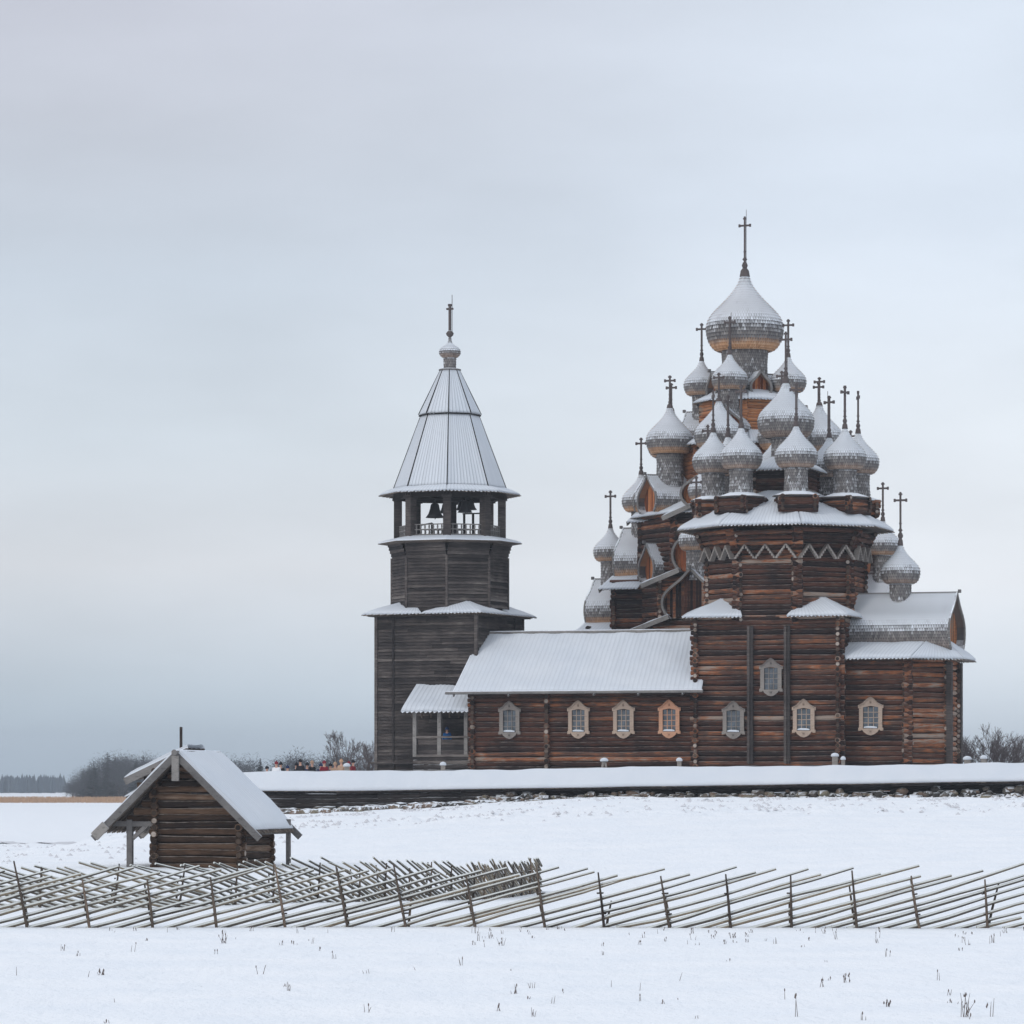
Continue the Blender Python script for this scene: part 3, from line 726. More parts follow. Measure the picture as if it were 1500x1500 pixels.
    q.build('stair_frame',M['dark_wood'],C)
    # tent
    def ring(Rr,zz): return [az(rad(22.5+45*k))*Rr+V(0,0,zz) for k in range(8)]
    E=ring(4.5,zr+.08); B1=ring(3.62,z(718)); M1=ring(1.84,z(609)); M0=ring(1.98,z(607.5)); T1=ring(.56,z(541))
    for k in range(8):
        k2=(k+1)%8
        roof_panel(C,'tent_eave_roof',E[k],E[k2],B1[k2],B1[k],seed=220+k,snow=.10)
        roof_panel(C,'tent_roof',B1[k]*1.0,B1[k2],M1[k2],M1[k],seed=230+k,snow=.03,ridges=.8,groove=.17,teeth=False,mat='plank_grey')
        roof_panel(C,'tent_roof',M0[k]-V(0,0,.06),M0[k2]-V(0,0,.06),T1[k2],T1[k],seed=240+k,snow=.03,ridges=.8,groove=.17,teeth=False,mat='plank_grey')
    q=MB()
    for k in range(8):
        q.beam(B1[k]*1.0+V(0,0,.0)+az(rad(22.5+45*k))*.07,M1[k]+az(rad(22.5+45*k))*.05,.055,.05,.0); q.beam(M0[k]+az(rad(22.5+45*k))*.06,T1[k]+az(rad(22.5+45*k))*.04,.05,.05,.0)
        q.beam(M0[k]+V(0,0,-.07),M0[(k+1)%8]+V(0,0,-.07),.09,.09,0.0)
    q.build('seam_board',M['dark_wood'],C)
    q=MB(); q.lathe([(.72,z(543)),(.72,z(541)),(.3,z(539))],8,sm=False,rot=rad(22.5),r=.2); q.build('tent_collar',M['plank_grey'],C)
    # little cupola
    mb=MB(); r0=.70; pr=[(.55,-.5),(.78,-.42),(.95,-.2),(1,0),(.93,.25),(.72,.45),(.42,.62),(.2,.85),(.12,1.15),(.1,1.5)]
    prof=[(a*r0,(b+.5)*r0) for a,b in pr]; mb.lathe(prof,24,r=.3); scale_rows(mb,revolve(prof),26,.03,.15)
    o=mb.build('cupola',M['shingle'],C,(0,0,z(524))); o['tan']=.2
    mb=MB(); h=z(524)-z(541); prof=[(.38,-h),(.40,0)]; mb.lathe(prof,20,r=.3); scale_rows(mb,revolve(prof),16,.03,.17); dd=mb.build('drum',M['shingle'],o); dd['tan']=.1
    q=MB(); zb=2.0*r0; H=z(446)-z(524)-zb; q.lathe([(.05,-.1),(.2,.02),(.26,.16),(.16,.30),(.06,.36)],10); q.box((0,0,H/2),(.07,.07,H/2)); q.box((0,0,H*.86),(.24,.05,.06)); q.box((0,0,H*.98),(.11,.07,.07)); q.tube([(.16,0,.1),(.16,0,H*1.3)],.022,4)
    q.build('cross',M['cross_wood'],o,(0,0,zb))
    return C
tower()

# ================================================================== terrain
def smooth(a,b,x):
    t=max(0,min(1,(x-a)/(b-a))); return t*t*(3-2*t)
WA=(X_at(262,236),236.0); WB=(X_at(1640,221),221.0)
def wall_y(x): return WA[1]+(x-WA[0])/(WB[0]-WA[0])*(WB[1]-WA[1])
def terrain(x,y):
    base=.06*smooth(112,142,y)*smooth(6,-4,x)-.45*smooth(104,128,y)*smooth(14,2,abs(x-3))*smooth(175,140,y)
    yw=wall_y(x); side=smooth(-24,-15,x+ .0*(y-230))
    side*=smooth(90,60,x)
    foot=1.55+.95*smooth(-14,8,x)
    bank=foot*smooth(118,yw-1.0,y)**1.15
    if y>yw: bank+= (GZ-foot)*smooth(yw-.5,yw+2.5,y)
    back=1-smooth(310,420,y)
    low=-1.0*smooth(150,330,y)
    zz=base*(1-smooth(160,300,y))+side*back*bank+(1-side*back)*low
    if y>=330 : zz=zz if side*back>0 else -1.0
    n=.10*noise.noise(Vector((x*.11,y*.06,0)))+.05*noise.noise(Vector((x*.4,y*.25,3)))+.018*noise.noise(Vector((x*1.7,y*1.1,9)))
    d2=math.exp(-((y-(214+.05*x+2*noise.noise(Vector((x*.08,0,1)))))/2.5)**2)*smooth(-14,-6,x)
    n+=d2*.25*noise.noise(Vector((x*1.9,y*1.2,11)))
    if x<-14: n+=.25*smooth(150,185,y)*smooth(330,240,y)*(noise.noise(Vector((x*.35,y*.14,4)))+.6*noise.noise(Vector((x*1.1,y*.5,8))))
    am=1 if y<260 else .4
    # trodden strip across the slope
    tr=math.exp(-((y-(196+.05*x+3*noise.noise(Vector((x*.05,0,7)))))/5.5)**2)*smooth(-14,-6,x)
    n+=tr*.30*noise.noise(Vector((x*1.3,y*.9,31)))+tr*.14*noise.noise(Vector((x*3.3,y*2.2,5)))
    return zz+n*am*(.6 if y<84 else (.35 if y<100 else 1))-.60*smooth(-6,6,x)*smooth(yw-5.5,yw-1.4,y)*smooth(yw+2,yw,y)
def build_ground():
    ys=[]; y=25.0
    while y<5200:
        ys.append(y); y+= .55 if y<135 else (.7 if y<245 else max(2,(y-245)*.06+1.2))
    xs=[0.0]; x=0
    while x<4200:
        x+= .3 if x<30 else max(.4,(x-30)*.09+.4)
        xs.append(x)
    xs=[-q for q in xs[:0:-1]]+xs
    vs=[(x,y,terrain(x,y)) for y in ys for x in xs]; n=len(xs)
    fs=[(j*n+i,j*n+i+1,(j+1)*n+i+1,(j+1)*n+i) for j in range(len(ys)-1) for i in range(n-1)]
    me=bpy.data.meshes.new('ground'); me.from_pydata(vs,[],fs); me.materials.append(M['ground'])
    me.polygons.foreach_set('use_smooth',[True]*len(fs)); me.update()
    o=bpy.data.objects.new('ground',me); COL.objects.link(o); o['kind']='structure'
build_ground()
# trodden path crossing the lower field on the left
q=MB(); vs=[];N=70
for i in range(N+1):
    u=i/N; px=-120+u*460; yy=262-u*52+6*math.sin(u*4); x=X_at(px,yy); w=1.5+.7*noise.noise(Vector((u*5,0,0)))
    for k in range(5):
        yk=yy+(k-2)/2*w*2.2; vs.append((x,yk,terrain(x,yk)+.09))
q.add(vs,[(i*5+k,(i+1)*5+k,(i+1)*5+k+1,i*5+k+1) for i in range(N) for k in range(4)],.5,0,True)
tag(q.build('path',M['trail']),kind='structure')

# ================================================================== enclosure wall
def enclosure():
    C=empty('log_enclosure_wall',(0,0,0)); tag(C,'long low log wall on rubble stones under a snow covered plank roof in front of the churches','wall')
    N=22
    def ln(u):
        x=WA[0]+(WB[0]-WA[0])*u; y=WA[1]+(WB[1]-WA[1])*u; return x,y
    def zr(x): 
        px=750+x*F/wall_y(x); py=1135-14*(px-350)/1150+ .8*math.sin(px/90); return Z_at(py,wall_y(x))
    def ze(x):
        px=750+x*F/wall_y(x); py=1159-14.5*max(0,(px-500))/1000; return Z_at(py,wall_y(x)-1.2)+.035*noise.noise(Vector((x*.5,0,2)))
    for i in range(N):
        x0,y0=ln(i/N); x1,y1=ln((i+1)/N)
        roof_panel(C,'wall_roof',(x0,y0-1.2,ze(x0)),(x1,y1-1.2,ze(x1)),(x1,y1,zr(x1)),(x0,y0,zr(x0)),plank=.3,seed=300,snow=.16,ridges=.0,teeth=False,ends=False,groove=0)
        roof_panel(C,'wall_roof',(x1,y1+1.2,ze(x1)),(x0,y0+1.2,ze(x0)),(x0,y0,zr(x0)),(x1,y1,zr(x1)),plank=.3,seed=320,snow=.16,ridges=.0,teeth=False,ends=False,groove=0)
    q=MB()
    for i in range(N):
        x0,y0=ln(i/N); x1,y1=ln((i+1)/N)
        for k in range(4 if i<N*.28 else (3 if i<N*.36 else 1)): log(q,(x0-.2,y0-.55,ze(x0)-.02-k*.27),(x1+.2,y1-.55,ze(x1)-.02-k*.27),.145,tint=.25)
        for k in range(4): log(q,(x0-.2,y0+.55,ze(x0)-.02-k*.27),(x1+.2,y1+.55,ze(x1)-.02-k*.27),.145,tint=.25)
    q.build('log_course',[M['board_grey'],M['log_end']],C)
    q=MB(); x,y=WA
    for k in range(9): log(q,(x,y-.8,ze(x)+.5-k*.27),(x,y+.8,ze(x)+.5-k*.27),.145,tint=.25)
    q.build('end_log_wall',[M['board_grey'],M['log_end']],C)
    q=MB(); n=0
    for i in range(3400):
        u=R.random(); x,y=ln(u)
        px=750+x*F/y
        if px<520 and R.random()<.8: continue
        row=R.random(); yy=y-.35-row*(1.45+.9*noise.noise(Vector((x*.35,2,0)))); g=terrain(x,yy)
        zz=g+(1-row)*R.uniform(0,max(.1,ze(x)-.32-g))+.02; s=R.choice((R.uniform(.11,.22),R.uniform(.2,.38)))
        if px<700:
            if R.random()<.5: continue
            zz=g+.03; s*=1.25
        stone(q,(x,yy,zz),s)
    q.build('rubble_footing',M['stone'],C)
def stone(mb,c,s):
    c=Vector(c); sq=V(R.uniform(.8,1.5),R.uniform(.7,1.2),R.uniform(.5,.85)); rt=Matrix.Rotation(R.random()*6.3,3,'Z'); vs=[];sd=R.random()*99
    for j in range(1,4):
        for i in range(7):
            t=2*math.pi*i/7+j*.4; p=math.pi*j/4; v=V(math.sin(p)*math.cos(t),math.sin(p)*math.sin(t),math.cos(p)); k=1+.35*noise.noise(v*1.6+V(sd,0,0))
            v=V(v.x*sq.x,v.y*sq.y,v.z*sq.z)*s*k; vs.append(c+rt@v)
    vs+=[c+V(0,0,s*sq.z*.9),c-V(0,0,s*sq.z)]
    fs=[(j*7+i,j*7+(i+1)%7,(j+1)*7+(i+1)%7,(j+1)*7+i)[::-1] for j in range(2) for i in range(7)]+[(i,(i+1)%7,21) for i in range(7)]+[(14+(i+1)%7,14+i,22) for i in range(7)]
    mb.add(vs,fs,R.random())
enclosure()
# loose stones lying on the bank
for i in range(110):
    if i<60: px=R.uniform(405,640); dd=R.uniform(1.6,9.5)
    else: px=R.uniform(640,1495); dd=R.uniform(1.4,3.2)
    x=X_at(px,232-dd); y=wall_y(x)-dd; mb=MB(); s=R.uniform(.15,.36) if i<60 else R.uniform(.14,.3); stone(mb,(0,0,0),s)
    if i<60: mb2=mb
    o=mb.build('field_stone',M['stone'],None,(x,y,terrain(x,y)+s*.15))
    tag(o,'snow dusted grey field stone lying loose on the snowy bank below the log wall','stone','loose field stones below the log wall')
# snow-capped posts showing above the wall
for px,h,w,lab in ((885,10,.16,'white trestle shaped marker standing behind the wall below the refectory windows'),(995,9,.12,'snow capped stub post behind the wall near the right end of the refectory'),(1223,13,.15,'tallest white post behind the wall, at the corner between church and apse'),(1235,8,.10,'small white stub beside the tallest white post at the apse corner'),(1417,6,.16,'low snow capped post behind the wall just right of the apse'),(1441,7,.14,'snow capped post behind the wall in front of the right hand bushes'),(508,7,.14,'snow capped post behind the wall among the visitors'),(649,7,.13,'snow capped post behind the wall in front of the porch')):
    x=X_at(px,236); y=wall_y(x)+3.2; x=X_at(px,y); ridge=1131-14*(px-350)/1150; zt=Z_at(ridge-h,y); zb=terrain(x,y)-.1; q=MB()
    if px==885:
        for s in(-1,1): q.beam((s*.34,0,zb-zt),(s*.06,0,-.05),.13,.13,.8)
        q.box((0,0,-.45),(.2,.05,.05),r=.8)
    else: q.box((0,0,(zb-zt)/2),(w,w,(zt-zb)/2),r=.8)
    o=q.build('post',M['frame_grey'],None,(x,y,zt)); tag(o,lab,'post','snow capped posts showing above the log wall')
    c=MB(); c.lathe([(w*1.5,-.03),(w*1.6,.04),(w*1.2,.13),(w*.5,.17),(.001,.18)],10); c.lathe([(0.001,-.03),(w*1.5,-.03)],10); c.build('snow_cap',M['snow'],o)

# ================================================================== hut
def hut():
    d=143; org=(X_at(268,d),d,terrain(X_at(268,d),d)-.1); rz=rad(-13.5); C=empty('log_hut',org,rz); B={'rz':rz,'org':org}
    tag(C,'small brown log hut with steep snowy gable roof behind the slanted pole fence','hut')
    g=org[2]; z=lambda py:Z_at(py,d)-g
    zr=z(1105); zl=z(1228); half=2.80; sl=(zr-zl)/3.12; zl=zr-sl*half; LB=3.4
    xa=-1.0; xb=2.15; q=MB(); W=xb-xa
    def lim(zz):
        a=-.2;b=W+.2; hw=(zr-.25-zz)/sl
        a=max(a,-xa-hw) if zz>z(1205) else a; b=min(b,-xa+hw) if zz>0 else b
        return (a,b) if b-a>.3 else None
    log_wall(q,(xa,0),(xb,0),0,zr-.3,limit=lim,step=.25,r=.122)
    log_wall(q,(xa,LB),(xb,LB),0,zr-.3,limit=lim,step=.25,r=.122)
    log_wall(q,(xa,0),(xa,LB),0,z(1120),off=.15,step=.25,r=.122)
    log_wall(q,(xb,0),(xb,LB),0,zr-.35-xb*sl,off=.15,step=.25,r=.122)
    # upper side wall of the gallery
    for i in range(6):
        zz=z(1200)+i*.28; hw=(zr-.3-zz)/sl
        if hw>1.1: log(q,(-min(hw,2.05),.02,zz),(xa,.02,zz),.15)
    q.box(((xa+xb)/2,LB/2,z(1190)/2),(W/2-.1,LB/2-.1,z(1190)/2),r=0)
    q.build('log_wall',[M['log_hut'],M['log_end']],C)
    f=-.75; bk=LB+.8
    roof_panel(C,'roof',(half,f,zl),(half,bk,zl),(0,bk,zr),(0,f,zr),plank=.26,seed=400,snow=.17,ridges=.3)
    roof_panel(C,'roof',(-half,bk,zl),(-half,f,zl),(0,f,zr),(0,bk,zr),plank=.26,seed=401,snow=.17,ridges=.3)
    for yy in (f-.04,bk+.04):
        for s in(-1,1):
            q=MB(); a=V(0,yy,zr-.02); b=V(s*(half+.30),yy,zr-.02-sl*(half+.30)); q.beam(a,b,.07,.24,.3)
            if s==-1: q.beam(b.lerp(a,.02)+V(0,-.05,0),b.lerp(a,.16)+V(0,-.05,0),.08,.34,.9)
            q.build('verge_board',M['plank_grey'],C)
    q=MB(); q.box((0,f-.10,zr-.5),(.13,.05,.45),r=.8); q.build('ridge_pendant',M['plank_grey'],C)
    q=MB(); q.tube([(0,f-.25,zr+.06),(0,bk,zr+.06)],.11,8,r=.5); q.build('ridge_log',M['plank_grey'],C)
    # raised rear roof slab on the left with boards under it
    x1=-2.55; zt=zr+.22; zb=z(1140)
    roof_panel(C,'rear_roof',(x1,3.0,zb),(x1,1.1,zb),(-.15,1.1,zt),(-.15,3.0,zt),plank=.26,seed=410,snow=.15,teeth=False)
    q=MB(); q.beam((x1,1.05,zb-.12),(-.15,1.05,zt-.10),.07,.26,.6); q.build('rear_verge_board',M['plank_grey'],C)
    q=MB()
    for i in range(4): q.box((-1.25,1.5,zb-.25+i*.22),(.95-i*.25,.1,.1),r=R.random())
    q.build('rear_gable_wall',M['log_hut'],C)
    roof_panel(C,'lower_rear_roof',(-2.5,2.2,z(1168)),(-2.5,1.0,z(1168)),(-1.4,1.0,z(1150)),(-1.4,2.2,z(1150)),plank=.26,seed=412,snow=.12,teeth=False)
    q=MB(); q.tube([(0,0,-.2),(0,0,.95)],.055,6,r=.2); q.build('roof_pole',M['stake_wood'],C,(-.5,1.3,zr+.05))
    for x,y,w in ((-1.95,-.1,.10),(-1.95,LB-.1,.09),(half-.05,LB+.5,.075)):
        q=MB(); q.box((x,y,z(1205)/2),(w,w,z(1205)/2+.1),r=.4); q.build('gallery_post',M['plank_grey'],C)
    q=MB(); q.beam((-1.95,-.1,z(1232)),(-1.2,-.1,z(1205)),.1,.14,.6); q.beam((-2.6,-.1,z(1207)),(xa,-.1,z(1207)),.16,.18,.4); q.beam((-2.55,-.1,z(1206)),(-2.55,LB,z(1206)),.16,.16,.4)
    q.build('gallery_beam',M['plank_grey'],C); q=MB()
    q.beam((half-.3,.3,z(1220)),(half-.3,bk,z(1220)),.14,.14,.4); q.build('gallery_beam',M['plank_grey'],C)
hut()

# ================================================================== slanted pole fences
def fence(name,label,path,lean,H,pole_gap,run,stake_gap,seed,extra_h=.25,grp=None):
    rr=random.Random(seed); C=empty(name,(0,0,0)); tag(C,label,'fence',grp)
    P=[Vector((x,y,0)) for x,y in path]; S=[0]
    for a,b in zip(P,P[1:]): S.append(S[-1]+(b-a).length)
    def at(s):
        i=0
        s2=s
        while i<len(S)-2 and S[i+1]<s: i+=1
        t=(s-S[i])/(S[i+1]-S[i]); p=P[i].lerp(P[i+1],t); d=(P[i+1]-P[i]).normalized(); return p,d
    L=S[-1]
    s=rr.uniform(0,.5); 
    while s<L:
        p,d=at(s); n=V(-d.y,d.x,0); h=H*rr.uniform(.80,.98)+(extra_h if rr.random()<.3 else 0)
        g=terrain(p.x,p.y); tl=rr.gauss(-.12*lean,.06)
        for sg in(-1,1):
            hh=h*(1 if sg<0 else rr.uniform(.45,1.0)); mb=MB(); tt=tl+rr.uniform(-.06,.06)+(0 if sg<0 else rr.choice((0,0,.35,-.1))*lean)
            a=p+n*sg*.075+V(0,0,g-.15); b=a+d*tt*hh+V(0,0,hh+.15); m=a.lerp(b,.5)+V(rr.uniform(-.015,.015),0,0)
            mb.tube([a,m,b],[.032,.028,.017],6,rr.uniform(.2,.8)); mb.build('stake',M['stake_wood'],C)
        for zz in (.30,.75):
            mb=MB(); c=p+d*tl*zz+V(0,0,g+zz); mb.tube([c+d*-.05-n*.11,c+d*.05+n*.11],.022,5,.4); mb.build('withe_tie',M['stake_wood'],C)
        s+=stake_gap*rr.uniform(.9,1.1)
    s=-run
    while s<L+run*.0+ (run if lean<0 else 0):
        ln=run*rr.uniform(.93,1.06); hh=H*ln/run*rr.uniform(.93,1.05)
        a_s,b_s=(s,s+ln) if lean>0 else (s,s-ln)
        lo=max(0,min(a_s,b_s)); hi=min(L,max(a_s,b_s))
        if hi-lo>.5:
            k=5; pts=[]; sag=rr.uniform(-.03,.05)
            for i in range(k+1):
                q=(a_s+(b_s-a_s)*i/k)
                if q<lo-.01 or q>hi+.01: continue
                p,d=at(max(0,min(L,q))); t=i/k; zz=terrain(p.x,p.y)*(1)+hh*t-.03-sag*math.sin(math.pi*t)+.0; n=V(-d.y,d.x,0)
                pts.append(p+n*rr.uniform(-.02,.02)+V(0,0,zz+rr.gauss(0,.012)))
            if len(pts)>1:
                mb=MB(); r0=rr.uniform(.042,.055); mb.tube(pts,[r0*(1-.38*i/(len(pts)-1)) for i in range(len(pts))],7,rr.uniform(.2,.9)); mb.build('pole',M['fence_wood'],C)
        s+=pole_gap*rr.uniform(.8,1.2)
    return C
df=88.0
fence('pole_fence','nearest slanted pole fence crossing the whole snowy foreground, its poles rising to the right',[(X_at(-60,df),df),(X_at(500,df+.5),df+.5),(X_at(1000,df-.5),df-.5),(X_at(1560,df),df)],1,1.32,.57,4.7,1.42,3,extra_h=.2)
fence('pole_fence','second pole fence whose poles rise to the left, behind the left half of the nearest',[(X_at(-60,100),100),(X_at(300,103),103),(X_at(520,109),109),(X_at(690,118),118),(X_at(795,133),133)],-1,1.14,.44,4.2,1.9,5,extra_h=.12)

rr=random.Random(77); mb=MB()
for i in range(2600):
    px=rr.uniform(-10,1510); t0=rr.random()
    y=(rr.gauss(196,3.5) if t0<.5 else rr.gauss(213,2.0))+.05*X_at(px,200)
    if px<430: y=rr.uniform(150,235)
    if noise.noise(Vector((px*.02,y*.15,0)))<-.02: continue
    x=X_at(px,y); s0=rr.uniform(.06,.17); g=terrain(x,y); a=rr.random()*3
    vs=[V(x+s0*math.cos(a+k*1.2566)*rr.uniform(.7,1.3),y+s0*math.sin(a+k*1.2566),g-.03) for k in range(5)]+[V(x,y,g+s0*rr.uniform(.5,.9))]
    mb.add(vs,[(k,(k+1)%5,5) for k in range(5)],.5)
tag(mb.build('trampled_snow',M['trail']),'trampled snow crumbs along the tracks crossing the bank',kind='stuff')
# ================================================================== dry weeds
def weed(mb,c,h,rr,n=3):
    for i in range(n):
        a=rr.uniform(0,6.28); t=rr.uniform(0,.35); c0=Vector(c)+V(rr.uniform(-.05,.05),rr.uniform(-.05,.05),-.02); tip=c0+V(math.cos(a)*t*h,math.sin(a)*t*h,h*rr.uniform(.6,1))
        mid=c0.lerp(tip,.5)+V(0,0,.05*h); mb.tube([c0,mid,tip],[.006,.005,.003],4,.5)
        if rr.random()<.3: mb.lathe([(.002,-.02),(.010,0),(.008,.02),(.002,.03)],5,c=tip)
rr=random.Random(11); mb=MB()
for i in range(230):
    if rr.random()<.6: py=rr.gauss(1372,12); 
    else: py=rr.uniform(1362,1500)
    if py<1361: py=1362+rr.random()*6
    y=CZ*F/(py-HZ); px=rr.uniform(-20,1520); 
    if noise.noise(Vector((px*.012,py*.03,0)))<-.05: continue
    x=X_at(px,y); weed(mb,(x,y,terrain(x,y)),rr.uniform(.05,.20),rr,rr.choice((1,2,3,4)))
for i in range(260):
    px=rr.uniform(640,1500); x=X_at(px,225); y=wall_y(x)-rr.uniform(1.2,3.2)
    if noise.noise(Vector((x*.4,0,5)))<0: continue
    weed(mb,(x,y,terrain(x,y)),rr.uniform(.15,.4),rr,4)
tag(mb.build('dry_grass',M['weed']),'thin dry grass stalks poking through the foreground snow','grass',kind='stuff')
for (px,py,h,n,lab) in ((328,1380,.33,7,'dark dry weed tuft right below the foot of the near fence, left of centre'),(148,1430,.13,6,'small dark weed tuft alone in the lower left snow'),(1413,1492,.42,7,'tall dark seed head weed in the lower right corner'),(1450,1492,.40,2,'pair of bent bare stalks right of the tall seed head weed'),(1165,1492,.40,2,'two upright thin stalks at the bottom, right of centre'),(1300,1476,.12,5,'small weed between the two upright stalks and the lower right corner'),(735,1383,.25,4,'forked dry weed below the near fence at the middle'),(1285,1376,.25,2,'single thick stalk below the near fence at the right'),(1074,1376,.16,4,'little clump of dry weed below the fence, right of the middle'),(1240,1440,.2,5,'loose group of short stalks in the open snow at right')):
    y=CZ*F/(py-HZ); x=X_at(px,y); mb=MB(); weed(mb,(0,0,0),h*.85,rr,n)
    for q in range(n): mb.lathe([(.002,-.02),(.013,0),(.002,.03)],5,c=(rr.uniform(-.05,.05),rr.uniform(-.05,.05),rr.uniform(.1,.9)*h*.8))
    tag(mb.build('dry_weed',M['weed'],None,(x,y,terrain(x,y))),lab,'weed','dry weeds in the foreground snow')

# ================================================================== trees and bushes
def branchy(h,rr,spread=.5,levels=5,thick=.012,stems=1,tw=.35):
    tk=MB(); cr=MB()
    def grow(p,d,L,r,lv):
        q=p+d*L; mid=p.lerp(q,.5)+V(rr.uniform(-1,1),rr.uniform(-1,1),0)*L*.06
        (tk if lv>=levels-1 else cr).tube([p,mid,q],[r,r*.85,r*.7],4 if lv>2 else 3,.5,cap=False)
        if lv==0: return
        for i in range(rr.choice((2,3,3)) if lv>1 else 3):
            nd=(d+V(rr.uniform(-1,1),rr.uniform(-1,1),rr.uniform(-.25,.6))*spread).normalized()
            grow(p.lerp(q,rr.uniform(.5,1)),nd,L*rr.uniform(.55,.85),max(r*.6,.008*h/4),lv-1)
    for s in range(stems):
        a=rr.uniform(0,6.3); d=V(math.cos(a)*.35*(stems>1),math.sin(a)*.35*(stems>1),1).normalized()
        grow(V(math.cos(a),math.sin(a),0)*.15*(stems>1)*h/4,d,h*tw,h*thick,levels)
    return tk,cr
def tree_obj(name,h,seed,mat_t,mat_c,**k):
    rr=random.Random(seed); tk,cr=branchy(h,rr,**k); e=empty(name,(0,0,0)); tk.build('trunk',M[mat_t],e); cr.build('crown',M[mat_c],e); return e
def spruce(h,seed):
    rr=random.Random(seed); e=empty('spruce_tree',(0,0,0)); t=MB(); t.tube([(0,0,-.3),(0,0,h*.98)],[h*.016,.03],6); t.build('trunk',M['bark'],e); c=MB(); zz=.12*h
    while zz<h*.99:
        q=1-zz/h; L=h*.19*q**.8+.2
        for i in range(10):
            a=rr.uniform(0,6.3); l=L*rr.uniform(.6,1.15); d=V(math.cos(a),math.sin(a),-.25); s=V(-math.sin(a),math.cos(a),0)*l*.25; p=V(0,0,zz+rr.uniform(-.1,.1)*h*.1)
            c.add([p,p+d*l*.5+s,p+d*l,p+d*l*.5-s,p+d*l*.5-V(0,0,l*.22)],[(0,1,2,3),(0,4,2)],rr.random())
        zz+=h*.025+.12
    c.build('crown',M['needle'],e); return e
def bushy(h,seed,n=1500,wd=.30,name='bare_tree'):
    rr=random.Random(seed); e=tree_obj(name,h,seed,'bark','twig_far',spread=.5,levels=4,tw=.27,thick=.018); cr=[c for c in e.children if c.name.startswith('crown')][0]
    mb=MB(); cl=[(rr.uniform(0,6.3),rr.random()**.6,rr.uniform(.25,.95)) for _ in range(16)]
    for a,q,u in cl:
        w=wd*h*math.sin(math.pi*min(1,.25+.72*u))**.7; c=V(math.cos(a)*q*w,math.sin(a)*q*w,u*h*.92)
        for k in range(n//16):
            p=c+V(rr.gauss(0,1),rr.gauss(0,1),rr.gauss(0,1.3))*h*.075; d=(V(p.x-0,p.y-0,h*.12)+V(rr.gauss(0,1),rr.gauss(0,1),rr.gauss(0,.6))*h*.1).normalized()*h*rr.uniform(.04,.09)
            sd=V(rr.gauss(0,1),rr.gauss(0,1),rr.gauss(0,.5)).normalized()*h*.0045
            mb.add([p-sd,p+sd,p+d],[(0,1,2)],.5)
    mb.build('twigs',M['twig_far'],cr); return e
protos=[]
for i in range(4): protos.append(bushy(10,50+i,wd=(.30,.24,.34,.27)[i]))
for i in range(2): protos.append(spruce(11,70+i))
used=[0]*len(protos)
def place(i,x,y,z,s,rz,label,group,cat='tree',sx=1):
    if used[i]==0: o=protos[i]
    else: o=copy_tree(protos[i])
    used[i]+=1; o.location=(x,y,z); o.rotation_euler.z=rz; o.scale=(s*sx,s*sx,s); tag(o,label,cat,group); return o
rr=random.Random(21)
# wooded point
for i in range(84):
    u=rr.random(); px=86+u*270; top=1156-52*min(1,(u*270+4)/75)**.9 if u<.45 else 1106+ (u-.45)*20; top+=rr.uniform(-3,12)
    y=rr.uniform(1150,1300); x=X_at(px,y); h=max(2.5,Z_at(top,y)+1.0); k=rr.choice((0,1,2,3,4,5)) if h>7 else rr.choice((0,1,2,3))
    place(k,x,y,-1.0,h/(10.5 if k<4 else 11),rr.uniform(0,6.3),'bare grey tree on the wooded point across the ice at left' if k<4 else 'dark spruce among the bare trees of the wooded point at left','trees of the wooded point',sx=rr.uniform(1.0,1.5))
for i in range(46):
    px=rr.uniform(318,575); y=rr.uniform(640,900); x=X_at(px,y); top=rr.gauss(1112,4)-(6 if 410<px<520 else 0); h=Z_at(top,y)+1.0
    k=rr.choice((0,1,2,3,0,1,4)); place(k,x,y,-1.0,h/(10.5 if k<4 else 11),rr.uniform(0,6.3),'bare grey tree of the far row showing above the wall between hut and tower' if k<4 else 'dark spruce in the far row above the wall between hut and tower','far trees between hut and tower',sx=rr.uniform(1.0,1.5))
# shrubs close behind the wall
for (px,dy,top,sd,st,lab,sx) in ((500,300,1074,90,2,'tall open bare tree left of the bell tower foot',.8),(530,296,1090,91,6,'dense leafless shrub against the left side of the bell tower',1.0),(548,310,1092,92,6,'thin leafless shrub half hidden behind the bell tower',1.0),(1440,300,1064,93,7,'largest leafless bush right of the apse',1.15),(1478,300,1085,94,7,'middle leafless bush right of the apse',1.1),(1415,292,1092,95,5,'low leafless bush touching the apse corner',1.0),(1506,305,1080,96,6,'leafless bush cut by the right edge of the picture',1.1),(1462,312,1078,97,6,'leafless bush behind the largest bush at the right edge',1.2)):
    x=X_at(px,dy); h=Z_at(top,dy)-GZ+.3
    e=tree_obj('leafless_bush' if st>2 else 'bare_tree',h/1.0,sd,'bark','twig',spread=.6 if st>2 else .5,levels=5 if st>2 else 6,stems=st,tw=.34 if st>2 else .27,thick=.013)
    mz=max(v.co.z for c in e.children for v in c.data.vertices); e.location=(x,dy,terrain(x,dy)-.1); e.scale=(sx*h/mz*.9,sx*h/mz*.9,(h+.1)/mz); tag(e,lab,'bush' if st>2 else 'tree')
